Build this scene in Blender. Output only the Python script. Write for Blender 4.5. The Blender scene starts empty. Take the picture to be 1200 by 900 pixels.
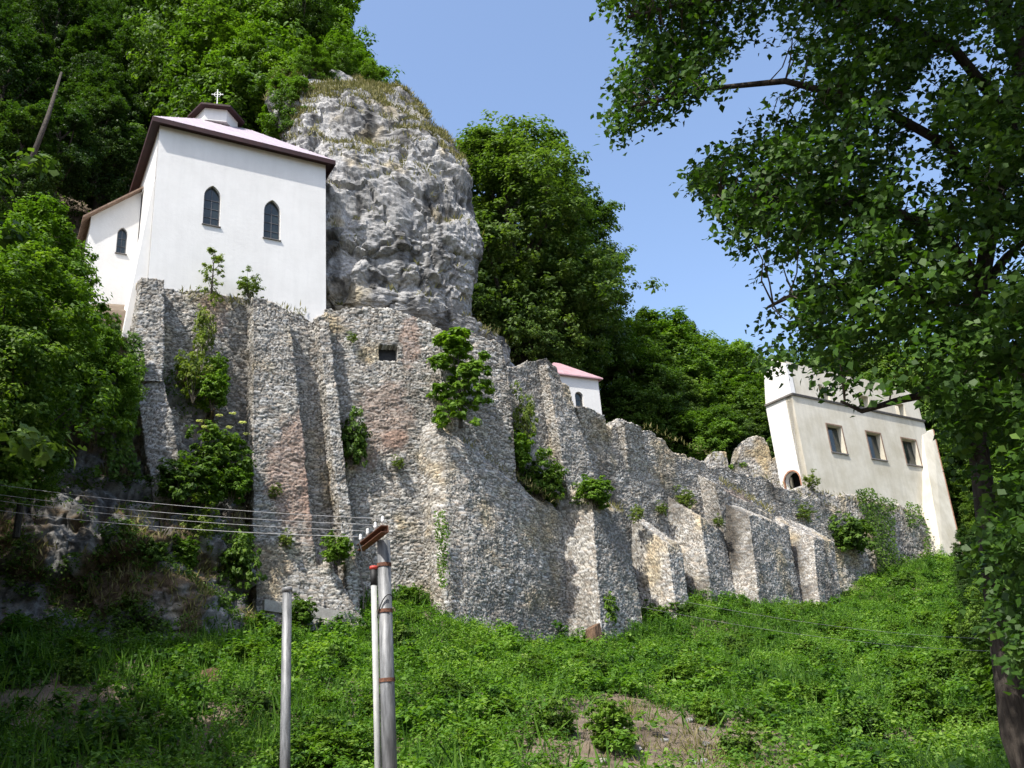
import bpy, math, random
import numpy as np
from mathutils import Matrix, Vector, geometry

SC = bpy.context.scene
COL = SC.collection
RS = np.random.default_rng(11)
random.seed(5)

# ------------------------------------------------------------------ camera model
TH = math.atan(1100 / 2759.0)
RO = math.atan(225 / 2750.0)
FP = 1100.0
_R0 = np.array([1, 0, 0.0]); _U0 = np.array([0, -math.sin(TH), math.cos(TH)]); CF = np.array([0, math.cos(TH), math.sin(TH)])
CR = math.cos(RO) * _R0 - math.sin(RO) * _U0
CU = math.sin(RO) * _R0 + math.cos(RO) * _U0

def ray(u, v):
    d = CF + (u - 600) / FP * CR + (450 - v) / FP * CU
    return d / math.hypot(d[0], d[1])

def proj(p):
    p = np.asarray(p, float)
    z = p @ CF
    return 600 + FP * (p @ CR) / z, 450 - FP * (p @ CU) / z

def az(a):
    a = math.radians(a)
    return np.array([math.sin(a), math.cos(a), 0.0])

class Plane:
    """a vertical plane through p whose horizontal direction has azimuth a; offset D counts towards the viewer"""
    def __init__(s, p, a):
        s.p = np.array([p[0], p[1], 0.0]); s.e = az(a); s.n = np.array([s.e[1], -s.e[0], 0.0]); s.a = a
    def px(s, u, v, D=0.0):
        d = ray(u, v); q = s.p + s.n * D
        return d * ((s.n @ q) / (s.n[:2] @ d[:2]))
    def at(s, u, D, z):
        q = s.p + s.e * u + s.n * D
        return np.array([q[0], q[1], z])

# ------------------------------------------------------------------ numeric noise
def _hash(i, j, k, seed):
    h = (i.astype(np.int64) * 73856093) ^ (j.astype(np.int64) * 19349663) ^ (k.astype(np.int64) * 83492791) ^ (seed * 2654435761)
    h = h & 0xFFFFFFFF
    h = ((h ^ (h >> 16)) * 0x45D9F3B) & 0xFFFFFFFF
    h = ((h ^ (h >> 16)) * 0x45D9F3B) & 0xFFFFFFFF
    h = h ^ (h >> 16)
    return (h & 0xFFFFFF) / float(0x1000000)

def vnoise(p, seed=0):
    f = np.floor(p); t = p - f; t = t * t * (3 - 2 * t); f = f.astype(np.int64)
    out = 0
    for a in (0, 1):
        wx = t[:, 0] if a else 1 - t[:, 0]
        for b in (0, 1):
            wy = t[:, 1] if b else 1 - t[:, 1]
            for c in (0, 1):
                wz = t[:, 2] if c else 1 - t[:, 2]
                out = out + wx * wy * wz * _hash(f[:, 0] + a, f[:, 1] + b, f[:, 2] + c, seed)
    return out * 2 - 1

def fbm(p, octaves=4, seed=0):
    s = 0; a = 1; t = 0
    for o in range(octaves):
        s = s + a * vnoise(p * 2 ** o, seed + o); t += a; a *= 0.5
    return s / t

def voronoi(p, seed=0, jit=0.9):
    f = np.floor(p).astype(np.int64)
    F1 = np.full(len(p), 9.0); F2 = np.full(len(p), 9.0); rid = np.zeros(len(p))
    for a in (-1, 0, 1):
        for b in (-1, 0, 1):
            for c in (-1, 0, 1):
                i, j, k = f[:, 0] + a, f[:, 1] + b, f[:, 2] + c
                x = i + .5 + jit * (_hash(i, j, k, seed) - .5)
                y = j + .5 + jit * (_hash(i, j, k, seed + 1) - .5)
                z = k + .5 + jit * (_hash(i, j, k, seed + 2) - .5)
                d = np.sqrt((p[:, 0] - x) ** 2 + (p[:, 1] - y) ** 2 + (p[:, 2] - z) ** 2)
                m = d < F1
                F2 = np.where(m, F1, np.minimum(F2, d)); rid = np.where(m, _hash(i, j, k, seed + 3), rid); F1 = np.where(m, d, F1)
    return F1, F2, rid

def facets(p, seed=0, tilt=1.0, aniso=(1, 1, 1)):
    """blocky broken-rock relief: every cell is a randomly tilted plane"""
    f = np.floor(p).astype(np.int64); F1 = np.full(len(p), 9.0); F2 = np.full(len(p), 9.0); val = np.zeros(len(p))
    for a in (-1, 0, 1):
        for b in (-1, 0, 1):
            for c in (-1, 0, 1):
                i, j, k = f[:, 0] + a, f[:, 1] + b, f[:, 2] + c
                d0 = p[:, 0] - i - _hash(i, j, k, seed); d1 = p[:, 1] - j - _hash(i, j, k, seed + 1); d2 = p[:, 2] - k - _hash(i, j, k, seed + 2)
                d = np.sqrt(d0 * d0 + d1 * d1 + d2 * d2)
                h = (_hash(i, j, k, seed + 4) - .5) * d0 + (_hash(i, j, k, seed + 5) - .5) * d1 + (_hash(i, j, k, seed + 6) - .7) * d2
                v = tilt * 2 * h + _hash(i, j, k, seed + 7); m = d < F1
                F2 = np.where(m, F1, np.minimum(F2, d)); val = np.where(m, v, val); F1 = np.where(m, d, F1)
    return val * (.45 + .55 * sstep(0, .16, F2 - F1))

def sstep(a, b, x):
    t = np.clip((x - a) / (b - a), 0, 1); return t * t * (3 - 2 * t)

# ------------------------------------------------------------------ object helpers
def tag(o, label=None, cat=None, group=None, kind=None):
    for k, v in (('label', label), ('category', cat), ('group', group), ('kind', kind)):
        if v: o[k] = v
    return o

def empty(name, loc, label, cat, group=None):
    o = bpy.data.objects.new(name, None); COL.objects.link(o); o.location = Vector(loc); o.empty_display_size = .3
    return tag(o, label, cat, group)

def link(name, me, parent=None, loc=(0, 0, 0)):
    o = bpy.data.objects.new(name, me); COL.objects.link(o)
    if parent is not None: o.parent = parent
    o.location = Vector(loc)
    return o

def npmesh(name, V, Q, mat, smooth=False, face=None, vcol=None):
    """mesh from numpy vertices and quads (or triangles)"""
    V = np.ascontiguousarray(V, np.float32); Q = np.ascontiguousarray(Q, np.int32)
    me = bpy.data.meshes.new(name); k = Q.shape[1]
    me.vertices.add(len(V)); me.vertices.foreach_set('co', V.ravel())
    me.loops.add(Q.size); me.loops.foreach_set('vertex_index', Q.ravel())
    me.polygons.add(len(Q)); me.polygons.foreach_set('loop_start', np.arange(0, Q.size, k, dtype=np.int32))
    if smooth: me.polygons.foreach_set('use_smooth', np.ones(len(Q), bool))
    if face is not None:
        a = me.attributes.new('lv', 'FLOAT', 'FACE'); a.data.foreach_set('value', np.ascontiguousarray(face, np.float32))
    if vcol is not None:
        a = me.attributes.new('col', 'FLOAT_COLOR', 'POINT')
        c = np.ones((len(V), 4), np.float32); c[:, :3] = vcol; a.data.foreach_set('color', c.ravel())
    me.materials.append(mat); me.update(calc_edges=True); me.validate()
    return me

class MB:
    """collects boxes, bars, tubes and prisms into ONE mesh"""
    def __init__(s): s.v = []; s.f = []
    def add(s, v, f):
        b = len(s.v); s.v += [tuple(map(float, x)) for x in v]; s.f += [tuple(b + i for i in x) for x in f]; return s
    def hexa(s, b, t):
        c = sum(np.asarray(x) for x in list(b) + list(t)) / 8
        F = [(0, 3, 2, 1), (4, 5, 6, 7), (0, 1, 5, 4), (1, 2, 6, 5), (2, 3, 7, 6), (3, 0, 4, 7)]
        P = [np.asarray(x, float) for x in list(b) + list(t)]
        if np.dot(np.cross(P[5] - P[4], P[7] - P[4]), P[4] - c) < 0: F = [x[::-1] for x in F]
        return s.add(P, F)
    def box(s, o, a, b, c):
        o, a, b, c = (np.asarray(x, float) for x in (o, a, b, c))
        return s.hexa([o, o + a, o + a + b, o + b], [o + c, o + a + c, o + a + b + c, o + b + c])
    def tube(s, pts, rad, seg=8, cap=True):
        pts = [np.asarray(p, float) for p in pts]
        if not hasattr(rad, '__len__'): rad = [rad] * len(pts)
        V = []; F = []; prev = None
        for i, p in enumerate(pts):
            t = pts[min(i + 1, len(pts) - 1)] - pts[max(i - 1, 0)]; t = t / (np.linalg.norm(t) + 1e-9)
            a = np.array([0, 0, 1.0]) if abs(t[2]) < .9 else np.array([1.0, 0, 0])
            if prev is not None: a = prev
            u = a - t * (a @ t); u /= np.linalg.norm(u) + 1e-9; w = np.cross(t, u); prev = u
            for k in range(seg):
                g = 2 * math.pi * k / seg; V.append(p + rad[i] * (math.cos(g) * u + math.sin(g) * w))
        for i in range(len(pts) - 1):
            for k in range(seg):
                k2 = (k + 1) % seg; F.append((i * seg + k, i * seg + k2, (i + 1) * seg + k2, (i + 1) * seg + k))
        if cap: F += [tuple(range(seg))[::-1], tuple(range((len(pts) - 1) * seg, len(pts) * seg))]
        return s.add(V, F)
    def sheet(s, outer, holes, o, e, n, th):
        """flat slab: 2-D outline (along e, z) with holes, extruded by th along -n"""
        loops = [outer] + holes; P2 = [p for l in loops for p in l]
        tri = geometry.tessellate_polygon([[Vector((a, b, 0)) for a, b in l] for l in loops])
        F3 = [np.asarray(o) + np.asarray(e) * a + np.array([0, 0, b]) for a, b in P2]
        B3 = [q - np.asarray(n) * th for q in F3]; N = len(P2); F = []
        for t in tri:
            a, b, c = (F3[i] for i in t)
            if np.dot(np.cross(b - a, c - a), n) < 0: t = t[::-1]
            F.append(tuple(t)); F.append(tuple(N + i for i in t[::-1]))
        k = 0
        for li, l in enumerate(loops):
            A = sum(l[i][0] * l[(i + 1) % len(l)][1] - l[(i + 1) % len(l)][0] * l[i][1] for i in range(len(l)))
            for i in range(len(l)):
                a, b = k + i, k + (i + 1) % len(l); q = (a, N + a, N + b, b)
                if (A > 0) != (li == 0): q = q[::-1]
                F.append(q)
            k += len(l)
        return s.add(F3 + B3, F)
    def build(s, name, mat, parent=None, smooth=False, loc=(0, 0, 0)):
        me = bpy.data.meshes.new(name)
        off = np.asarray(parent.location) if parent is not None and parent.type == 'EMPTY' else np.asarray(loc, float)
        me.from_pydata([tuple(np.asarray(v) - off) for v in s.v], [], s.f); me.materials.append(mat)
        if smooth: me.polygons.foreach_set('use_smooth', [True] * len(me.polygons))
        me.update()
        return link(name, me, parent, (0, 0, 0) if parent is not None else loc)

# ------------------------------------------------------------------ materials
def new_mat(name):
    m = bpy.data.materials.new(name); m.use_nodes = True; nt = m.node_tree
    b = nt.nodes['Principled BSDF']; return m, nt, b

def N(nt, kind, **kw):
    n = nt.nodes.new(kind)
    for k, v in kw.items():
        if k in n.inputs: n.inputs[k].default_value = v
        else: setattr(n, k, v)
    return n

def ramp(nt, stops):
    r = nt.nodes.new('ShaderNodeValToRGB'); e = r.color_ramp.elements
    while len(e) < len(stops): e.new(.5)
    for x, (p, c) in zip(e, stops): x.position = p; x.color = (*c, 1)
    return r

def surf(name, c1, c2, scale=3.0, rough=.85, bump=.0, bscale=40.0, c3=None, metal=0.0, spec=.3, stretch=None, detail=8, mid=(.35, .65)):
    """two-tone noise material with an optional fine bump"""
    m, nt, b = new_mat(name); L = nt.links
    tc = N(nt, 'ShaderNodeTexCoord'); src = tc.outputs['Object']
    if stretch:
        mp = N(nt, 'ShaderNodeMapping'); mp.inputs['Scale'].default_value = stretch; L.new(src, mp.inputs[0]); src = mp.outputs[0]
    n1 = N(nt, 'ShaderNodeTexNoise', Scale=scale, Detail=detail, Roughness=.62); L.new(src, n1.inputs['Vector'])
    st = [(mid[0], c1), (mid[1], c2)] + ([(.8, c3)] if c3 else [])
    r = ramp(nt, st); L.new(n1.outputs['Fac'], r.inputs[0]); L.new(r.outputs[0], b.inputs['Base Color'])
    b.inputs['Roughness'].default_value = rough; b.inputs['Metallic'].default_value = metal; b.inputs['Specular IOR Level'].default_value = spec
    if bump:
        n2 = N(nt, 'ShaderNodeTexNoise', Scale=bscale, Detail=6, Roughness=.7); L.new(src, n2.inputs['Vector'])
        bp = N(nt, 'ShaderNodeBump', Strength=bump, Distance=.05); L.new(n2.outputs['Fac'], bp.inputs['Height']); L.new(bp.outputs[0], b.inputs['Normal'])
    return m

def vcol_mat(name, scale=9.0, bump=.6, bscale=14.0, amt=(.55, 1.35)):
    """colour comes from the mesh attribute 'col' (one tone per stone), broken up by fine noise"""
    m, nt, b = new_mat(name); L = nt.links
    at = N(nt, 'ShaderNodeAttribute', attribute_name='col'); geo = N(nt, 'ShaderNodeNewGeometry')
    n1 = N(nt, 'ShaderNodeTexNoise', Scale=scale, Detail=8, Roughness=.7); L.new(geo.outputs['Position'], n1.inputs['Vector'])
    mr = N(nt, 'ShaderNodeMapRange'); mr.inputs['From Min'].default_value = .3; mr.inputs['From Max'].default_value = .7
    mr.inputs['To Min'].default_value, mr.inputs['To Max'].default_value = amt
    L.new(n1.outputs['Fac'], mr.inputs['Value'])
    mx = N(nt, 'ShaderNodeVectorMath', operation='SCALE'); L.new(at.outputs['Color'], mx.inputs[0]); L.new(mr.outputs[0], mx.inputs['Scale'])
    L.new(mx.outputs[0], b.inputs['Base Color'])
    n2 = N(nt, 'ShaderNodeTexNoise', Scale=bscale, Detail=8, Roughness=.75); L.new(geo.outputs['Position'], n2.inputs['Vector'])
    bp = N(nt, 'ShaderNodeBump', Strength=bump, Distance=.08); L.new(n2.outputs['Fac'], bp.inputs['Height']); L.new(bp.outputs[0], b.inputs['Normal'])
    b.inputs['Roughness'].default_value = .95; b.inputs['Specular IOR Level'].default_value = .15
    return m

def leaf_mat(name, stops, trans=.35, rough=.55, spec=.18, jitter=.35):
    """foliage: colour by per-leaf value and per-plant random, partly translucent"""
    m, nt, b = new_mat(name); L = nt.links
    at = N(nt, 'ShaderNodeAttribute', attribute_name='lv'); oi = N(nt, 'ShaderNodeObjectInfo')
    a = N(nt, 'ShaderNodeMath', operation='MULTIPLY_ADD'); L.new(oi.outputs['Random'], a.inputs[0]); a.inputs[1].default_value = jitter; a.inputs[2].default_value = -jitter / 2
    s = N(nt, 'ShaderNodeMath', operation='ADD'); L.new(at.outputs['Fac'], s.inputs[0]); L.new(a.outputs[0], s.inputs[1])
    r = ramp(nt, stops); L.new(s.outputs[0], r.inputs[0])
    b.inputs['Roughness'].default_value = rough; b.inputs['Specular IOR Level'].default_value = spec
    L.new(r.outputs[0], b.inputs['Base Color'])
    t = N(nt, 'ShaderNodeBsdfTranslucent'); g = N(nt, 'ShaderNodeMix', data_type='RGBA', blend_type='MULTIPLY')
    g.inputs[0].default_value = 1; L.new(r.outputs[0], g.inputs[6]); g.inputs[7].default_value = (1.5, 1.7, .5, 1); L.new(g.outputs[2], t.inputs['Color'])
    mx = N(nt, 'ShaderNodeMixShader'); mx.inputs[0].default_value = trans
    L.new(b.outputs[0], mx.inputs[1]); L.new(t.outputs[0], mx.inputs[2]); L.new(mx.outputs[0], nt.nodes['Material Output'].inputs['Surface'])
    return m

M = {}
M['stone'] = vcol_mat('rubble_masonry')
M['rock'] = vcol_mat('limestone_rock', scale=4.5, bump=1.0, bscale=6.0, amt=(.45, 1.4))
M['plaster'] = surf('white_lime_plaster', (.60, .59, .57), (.67, .66, .64), .55, .9, .25, 5.0, mid=(.3, .7))
def streak(m, amt):
    nt = m.node_tree; b = nt.nodes['Principled BSDF']; src = b.inputs['Base Color'].links[0].from_socket; tc = N(nt, 'ShaderNodeTexCoord'); mp = N(nt, 'ShaderNodeMapping'); mp.inputs['Scale'].default_value = (2.2, 2.2, .22)
    n = N(nt, 'ShaderNodeTexNoise', Scale=1.4, Detail=7, Roughness=.65); mr = N(nt, 'ShaderNodeMapRange'); mr.inputs['From Min'].default_value = .42; mr.inputs['From Max'].default_value = .72; mr.inputs['To Min'].default_value = 1; mr.inputs['To Max'].default_value = 1 - amt
    v = N(nt, 'ShaderNodeVectorMath', operation='SCALE'); L = nt.links; L.new(tc.outputs['Object'], mp.inputs[0]); L.new(mp.outputs[0], n.inputs['Vector']); L.new(n.outputs['Fac'], mr.inputs['Value']); L.new(src, v.inputs[0]); L.new(mr.outputs[0], v.inputs['Scale']); L.new(v.outputs[0], b.inputs['Base Color'])
streak(M['plaster'], .05)
M['cream'] = surf('cream_weathered_plaster', (.46, .42, .33), (.59, .555, .47), .35, .9, .35, 6.0, mid=(.35, .6))
M['cream_white'] = surf('white_gable_plaster', (.64, .63, .60), (.72, .71, .69), .6, .9, .3, 6.0)
streak(M['cream'], .12); streak(M['cream_white'], .08)
M['brickedge'] = surf('bare_brick_edge', (.28, .13, .08), (.42, .24, .16), 6, .9, .5, 14)
M['roofpink'] = surf('faded_pink_sheet_roof', (.335, .28, .32), (.40, .345, .385), 1.2, .5, .06, 30, spec=.5)
M['roofrose'] = surf('rose_sheet_roof', (.40, .24, .26), (.48, .31, .33), 1.5, .5, .06, 30, spec=.4)
M['fascia'] = surf('dark_red_fascia', (.022, .009, .009), (.042, .015, .014), 2, .6)
M['oldwood'] = surf('weathered_roof_edge', (.16, .10, .07), (.26, .19, .14), 6, .8)
M['glass'] = surf('dark_window_glass', (.012, .017, .016), (.03, .04, .036), 1.2, .12, spec=.6)
M['frame'] = surf('dark_metal_frame', (.06, .06, .065), (.12, .12, .125), 12, .5)
M['sill'] = surf('grey_sheet_sill', (.10, .09, .085), (.19, .175, .16), 8, .6)
M['whitepaint'] = surf('white_paint', (.72, .72, .70), (.82, .82, .8), 6, .5)
M['pole'] = surf('galvanised_grey_pole', (.085, .088, .09), (.22, .225, .23), 3.5, .5, .08, 60, metal=.25, spec=.4, stretch=(6, 6, .8))
M['pipe'] = surf('whitish_pipe', (.27, .28, .27), (.38, .38, .37), 5, .55, .05, 50, stretch=(4, 4, 1))
M['rust'] = surf('rusty_steel', (.07, .035, .025), (.19, .085, .05), 16, .85, .4, 60)
M['black'] = surf('black_cap', (.012, .012, .013), (.03, .03, .03), 8, .6)
M['redcap'] = surf('red_plastic', (.35, .04, .03), (.5, .08, .06), 8, .5)
M['porcelain'] = surf('white_porcelain', (.62, .62, .6), (.75, .75, .73), 10, .25, spec=.5)
M['wire'] = surf('aluminium_wire', (.22, .22, .22), (.32, .32, .32), 10, .5)
M['concrete'] = surf('grey_concrete', (.27, .25, .23), (.42, .40, .36), 3, .9, .4, 25)
M['bark'] = surf('grey_brown_bark', (.022, .018, .014), (.075, .062, .05), 5, .95, 1.0, 9, stretch=(3, 3, .5))
M['palebark'] = surf('pale_bark', (.05, .04, .03), (.13, .11, .09), 5, .95, .8, 9, stretch=(3, 3, .5))
M['twig'] = surf('twig_bark', (.05, .04, .03), (.12, .10, .075), 8, .9)
M['deadtwig'] = surf('dead_pale_twig', (.22, .19, .15), (.34, .31, .26), 8, .9)
M['soil'] = surf('hillside_soil', (.07, .053, .038), (.19, .15, .11), .8, .95, .8, 6, c3=(.27, .22, .165))
G = lambda *c: c
M['leaf_wood'] = leaf_mat('woodland_leaves', [(0, (.026, .056, .009)), (.45, (.066, .125, .017)), (.8, (.115, .19, .025)), (1, (.165, .24, .036))])
M['leaf_deep'] = leaf_mat('deep_green_leaves', [(0, (.028, .055, .013)), (.5, (.074, .128, .026)), (1, (.145, .205, .045))])
M['leaf_dark'] = leaf_mat('shade_tinted_leaves', [(0, (.012, .03, .007)), (.5, (.03, .065, .012)), (1, (.065, .11, .02))])  # darker leaves, the shade of the wood put into their colour
M['leaf_fresh'] = leaf_mat('fresh_green_leaves', [(0, (.04, .085, .008)), (.5, (.09, .17, .015)), (1, (.16, .25, .028))])
M['leaf_yellow'] = leaf_mat('yellow_green_leaves', [(0, (.06, .10, .012)), (.5, (.12, .17, .025)), (1, (.21, .24, .05))])
M['leaf_near'] = leaf_mat('broad_pointed_leaves', [(0, (.016, .04, .007)), (.5, (.034, .078, .011)), (.9, (.062, .125, .016)), (1, (.095, .165, .024))], trans=.35, rough=.5, spec=.2)
M['leaf_under'] = leaf_mat('undergrowth_leaves', [(0, (.02, .055, .008)), (.35, (.066, .148, .018)), (.75, (.118, .222, .03)), (1, (.185, .285, .055))], jitter=0)
M['grass'] = leaf_mat('dry_grass', [(0, (.07, .075, .025)), (.5, (.15, .14, .05)), (1, (.27, .23, .11))], trans=.2, rough=.7, jitter=.1)
M['blossom'] = leaf_mat('cream_elder_flowers', [(0, (.5, .5, .33)), (1, (.75, .74, .58))], trans=.3, rough=.7)

# ------------------------------------------------------------------ foliage
def unit(v): return v / (np.linalg.norm(v, axis=-1, keepdims=True) + 1e-9)

def leaves(P, Nn, size, lv, mat, name='foliage', aspect=.62, droop=None):
    """kite-shaped leaves at P with facing Nn"""
    n = len(P); Nn = unit(Nn); r = unit(RS.normal(size=(n, 3)))
    if droop is not None: r = unit(r + droop)
    d = unit(r - Nn * np.sum(r * Nn, 1, keepdims=True)); w = np.cross(Nn, d); s = np.asarray(size).reshape(-1, 1) * np.ones((n, 1))
    V = np.stack([P - d * s * .5, P - d * s * .08 + w * s * aspect * .5 + Nn * s * .1, P + d * s * .55, P - d * s * .08 - w * s * aspect * .5 + Nn * s * .1], 1).reshape(-1, 3)
    return npmesh(name, V, np.arange(4 * n).reshape(n, 4), mat, face=lv)

def clumpy(centres, radii, per, size, flat=.55, updir=.7, tone=None, core=None):
    """leaf positions gathered in flattened clumps; returns P, N, lv"""
    n = len(centres); idx = np.repeat(np.arange(n), per)
    off = RS.normal(size=(len(idx), 3)); off = unit(off) * (RS.random((len(idx), 1)) ** .5)
    off[:, 2] *= flat
    P = centres[idx] + off * radii[idx][:, None]
    o2 = off.copy(); o2[:, 2] += .25
    Nn = unit(o2) * .8 + np.array([0, 0, updir]) + RS.normal(size=P.shape) * .45
    if core is not None: Nn += unit(P - core) * .5
    t = (RS.random(n) * .5 + .2 if tone is None else tone)[idx] + RS.normal(size=len(idx)) * .13 + off[:, 2] * .12
    return P, Nn, np.clip(t, 0, 1)

def crown_variant(seed, H, Rw, base, nl, ncl, per, leaf, mat, conic=0.0):
    """one tree: crown mesh + trunk mesh, unit = metres"""
    r = np.random.default_rng(seed)
    lob = []; lr = []
    for i in range(nl):
        t = (i + .5) / nl; z = base + (H - base) * (t * .92 + .03)
        prof = math.sin(math.pi * min(1, .16 + t * .8)) ** .7 * (1 - conic * t)
        a = i * 2.4 + r.random() * 1.2; rad = Rw * prof * (.45 + .4 * r.random())
        lob.append((math.cos(a) * rad, math.sin(a) * rad, z)); lr.append(Rw * (.34 + .22 * r.random()) * (1 - .35 * t))
    lob = np.array(lob); lr = np.array(lr)
    k = r.integers(0, nl, ncl); d = r.normal(size=(ncl, 3)); d[:, 2] = d[:, 2] * .8 + .25; d = unit(d)
    q_ = r.random(ncl); C = lob[k] + d * (lr[k] * np.where(q_ > .85, 1.0 + .45 * r.random(ncl), .5 + .55 * r.random(ncl)))[:, None]
    P, Nn, lv = clumpy(C, r.uniform(.06, .13, ncl) * Rw + .08, per, leaf, core=np.array([0, 0, (H + base) / 2]))
    sp = leaf * RS.uniform(.7, 1.3, len(P))
    cm = leaves(P, Nn, sp, lv, mat, 'crown')
    tb = MB(); lean = r.normal(size=2) * .25; r0 = H * .02 + (.05 if H > 6 else -.01)
    tops = [np.array([lean[0] * q, lean[1] * q, H * .8 * q]) for q in (0, .2, .4, .6, .8, 1)]; tops[0][2] = -.8 if H > 6 else -.05
    tb.tube(tops, [r0 * 1.25, r0, r0 * .85, r0 * .6, r0 * .4, r0 * .12], 8)
    for i in range(nl):
        q = max(.25, (lob[i][2] / H) - .22) / .8; q = min(q, .95); b = np.array([lean[0] * q, lean[1] * q, H * .8 * q])
        m_ = (b + lob[i]) / 2 + np.array([0, 0, -.06 * H * r.random()]) + r.normal(size=3) * .15
        tb.tube([b, m_, lob[i]], [r0 * .42, r0 * .28, r0 * .1], 5)
    me = bpy.data.meshes.new('trunk'); me.from_pydata(tb.v, [], tb.f); me.materials.append(M['bark']); me.update()
    return cm, me

def bush_variant(seed, R, H, ncl, per, leaf, mat):
    r = np.random.default_rng(seed); nl = 8
    lob = np.array([[math.cos(i * 2.4) * R * .55 * r.random() ** .5, math.sin(i * 2.4) * R * .55 * r.random() ** .5, H * (.22 + .55 * i / nl * r.uniform(.7, 1.2))] for i in range(nl)])
    lr = r.uniform(.3, .52, nl) * R
    k = r.integers(0, nl, ncl); d = unit(r.normal(size=(ncl, 3))); C = lob[k] + d * (lr[k] * r.uniform(.35, 1.25, ncl))[:, None]; C[:, 2] = np.maximum(C[:, 2], r.uniform(-.12, .15, ncl))
    P, Nn, lv = clumpy(C, r.uniform(.1, .2, ncl) * R, per, leaf, core=np.array([0, 0, H * .3]))
    cm = leaves(P, Nn, leaf * RS.uniform(.65, 1.3, len(P)), lv, mat, 'foliage'); tb = MB()
    for i in range(nl): tb.tube([np.array([0, 0, -.05]), lob[i] * np.array([.6, .6, .5]), lob[i] + np.array([0, 0, lr[i] * .5])], [.022, .014, .005], 4)
    me = bpy.data.meshes.new('stem'); me.from_pydata(tb.v, [], tb.f); me.materials.append(M['twig']); me.update()
    return cm, me

VAR = {}
def variants():
    VAR['wood'] = [crown_variant(1, 12, 3.9, 2.2, 15, 900, 40, .21, M['leaf_wood']), crown_variant(2, 13.5, 3.4, 2.6, 16, 900, 40, .21, M['leaf_wood']),
                   crown_variant(3, 11, 4.3, 1.6, 15, 950, 40, .21, M['leaf_wood'])]
    VAR['fresh'] = [crown_variant(4, 10, 3.6, 1.2, 14, 850, 40, .21, M['leaf_fresh']), crown_variant(5, 8, 3.4, .7, 13, 750, 40, .2, M['leaf_fresh'])]
    VAR['deep'] = [crown_variant(6, 20, 5.4, 4.2, 24, 1700, 42, .24, M['leaf_deep']), crown_variant(7, 18, 5.0, 3.2, 22, 1500, 42, .24, M['leaf_deep'])]
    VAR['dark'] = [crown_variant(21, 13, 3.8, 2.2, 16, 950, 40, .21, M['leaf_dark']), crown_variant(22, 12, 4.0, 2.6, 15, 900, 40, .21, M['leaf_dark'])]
    VAR['bush'] = [bush_variant(8, 1.05, 1.9, 190, 22, .13, M['leaf_fresh']), bush_variant(9, 1.15, 1.6, 190, 22, .15, M['leaf_wood']), bush_variant(10, 1.0, 1.9, 130, 20, .11, M['leaf_yellow'])]
    VAR['sapling'] = [crown_variant(12, 3.0, .62, .1, 10, 80, 18, .11, M['leaf_yellow']), crown_variant(13, 4.2, 1.25, .1, 15, 190, 26, .2, M['leaf_fresh'])]
    VAR['elder'] = [bush_variant(14, 1.2, 2.0, 200, 22, .15, M['leaf_wood'])]
    VAR['conifer'] = [crown_variant(15, 15, 3.2, 2.0, 22, 800, 36, .2, M['leaf_deep'], conic=.85)]
variants()

def plant(kind, k, name, cat, loc, scale, label, group=None, rot=None, sq=(1, 1, 1), tilt=(0, 0)):
    cm, tm = VAR[kind][k % len(VAR[kind])]
    o = empty(name, loc, label, cat, group)
    o.scale = (scale * sq[0], scale * sq[1], scale * sq[2]); o.rotation_euler = (tilt[0], tilt[1], random.random() * 6.28 if rot is None else rot)
    link('trunk' if cat == 'tree' else 'stem', tm, o); link('crown' if cat == 'tree' else 'foliage', cm, o)
    return o

# ------------------------------------------------------------------ masonry
BRICK = []   # (centre, radius) of bare-brick patches
def field_stone(P, dark=0.0, warm=0.0, seed=0, sz=(.36, .36, .112)):
    w = np.stack([vnoise(P * .9, 3), vnoise(P * .9, 5), vnoise(P * 1.1, 7)], 1) * np.array([.10, .10, .07])
    F1, F2, rid = voronoi((P + w) / np.array(sz), 21 + seed, .85)
    F1b, F2b, ridb = voronoi((P + w) / (np.array(sz) * .5), 61 + seed, .9)
    big = vnoise(P * 1.7, 90) > -.15
    e = np.where(big, F2 - F1, (F2b - F1b) * .8); rd = np.where(big, rid, ridb)
    mask = sstep(.015, .17, e)
    disp = .06 * mask * (.45 + .9 * rd) - .035 + .12 * fbm(P * .55, 3, 40) + .05 * vnoise(P * 2.3, 44)
    lum = .18 + .33 * (rd * 7.13 % 1.0) ** .9
    hue = (rd * 13.7) % 1.0
    c = lum[:, None] * np.where(hue[:, None] < .45, np.array([1.02, .965, .86]), np.where(hue[:, None] < .8, np.array([.99, .97, .92]), np.array([1.06, .94, .80])))
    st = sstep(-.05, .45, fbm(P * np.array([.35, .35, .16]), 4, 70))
    c *= (1 - (.42 + dark) * st)[:, None]  # lichen stains, deepened by dark so shaded wall faces read darker
    oc = sstep(.1, .5, fbm(P * .5, 3, 80))
    c *= 1 + oc[:, None] * (np.array([.12, .0, -.22]) * (1 + warm))
    joint = np.array([.10, .086, .068])
    c = joint + (c - joint) * (.06 + .94 * mask)[:, None]
    for (ctr, rr, am) in BRICK:
        d = np.linalg.norm((P - ctr) / rr, axis=1) + .45 * fbm(P * 1.3, 3, 99)
        k = (1 - sstep(.65, 1.05, d))[:, None] * am
        c = c * (1 - .8 * k) + .8 * k * (np.array([.30, .20, .152]) * (.6 + .7 * rd[:, None]))
    return disp, np.clip(c, .02, .85)

def lerp(a, b, t): return a + (b - a) * t

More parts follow.
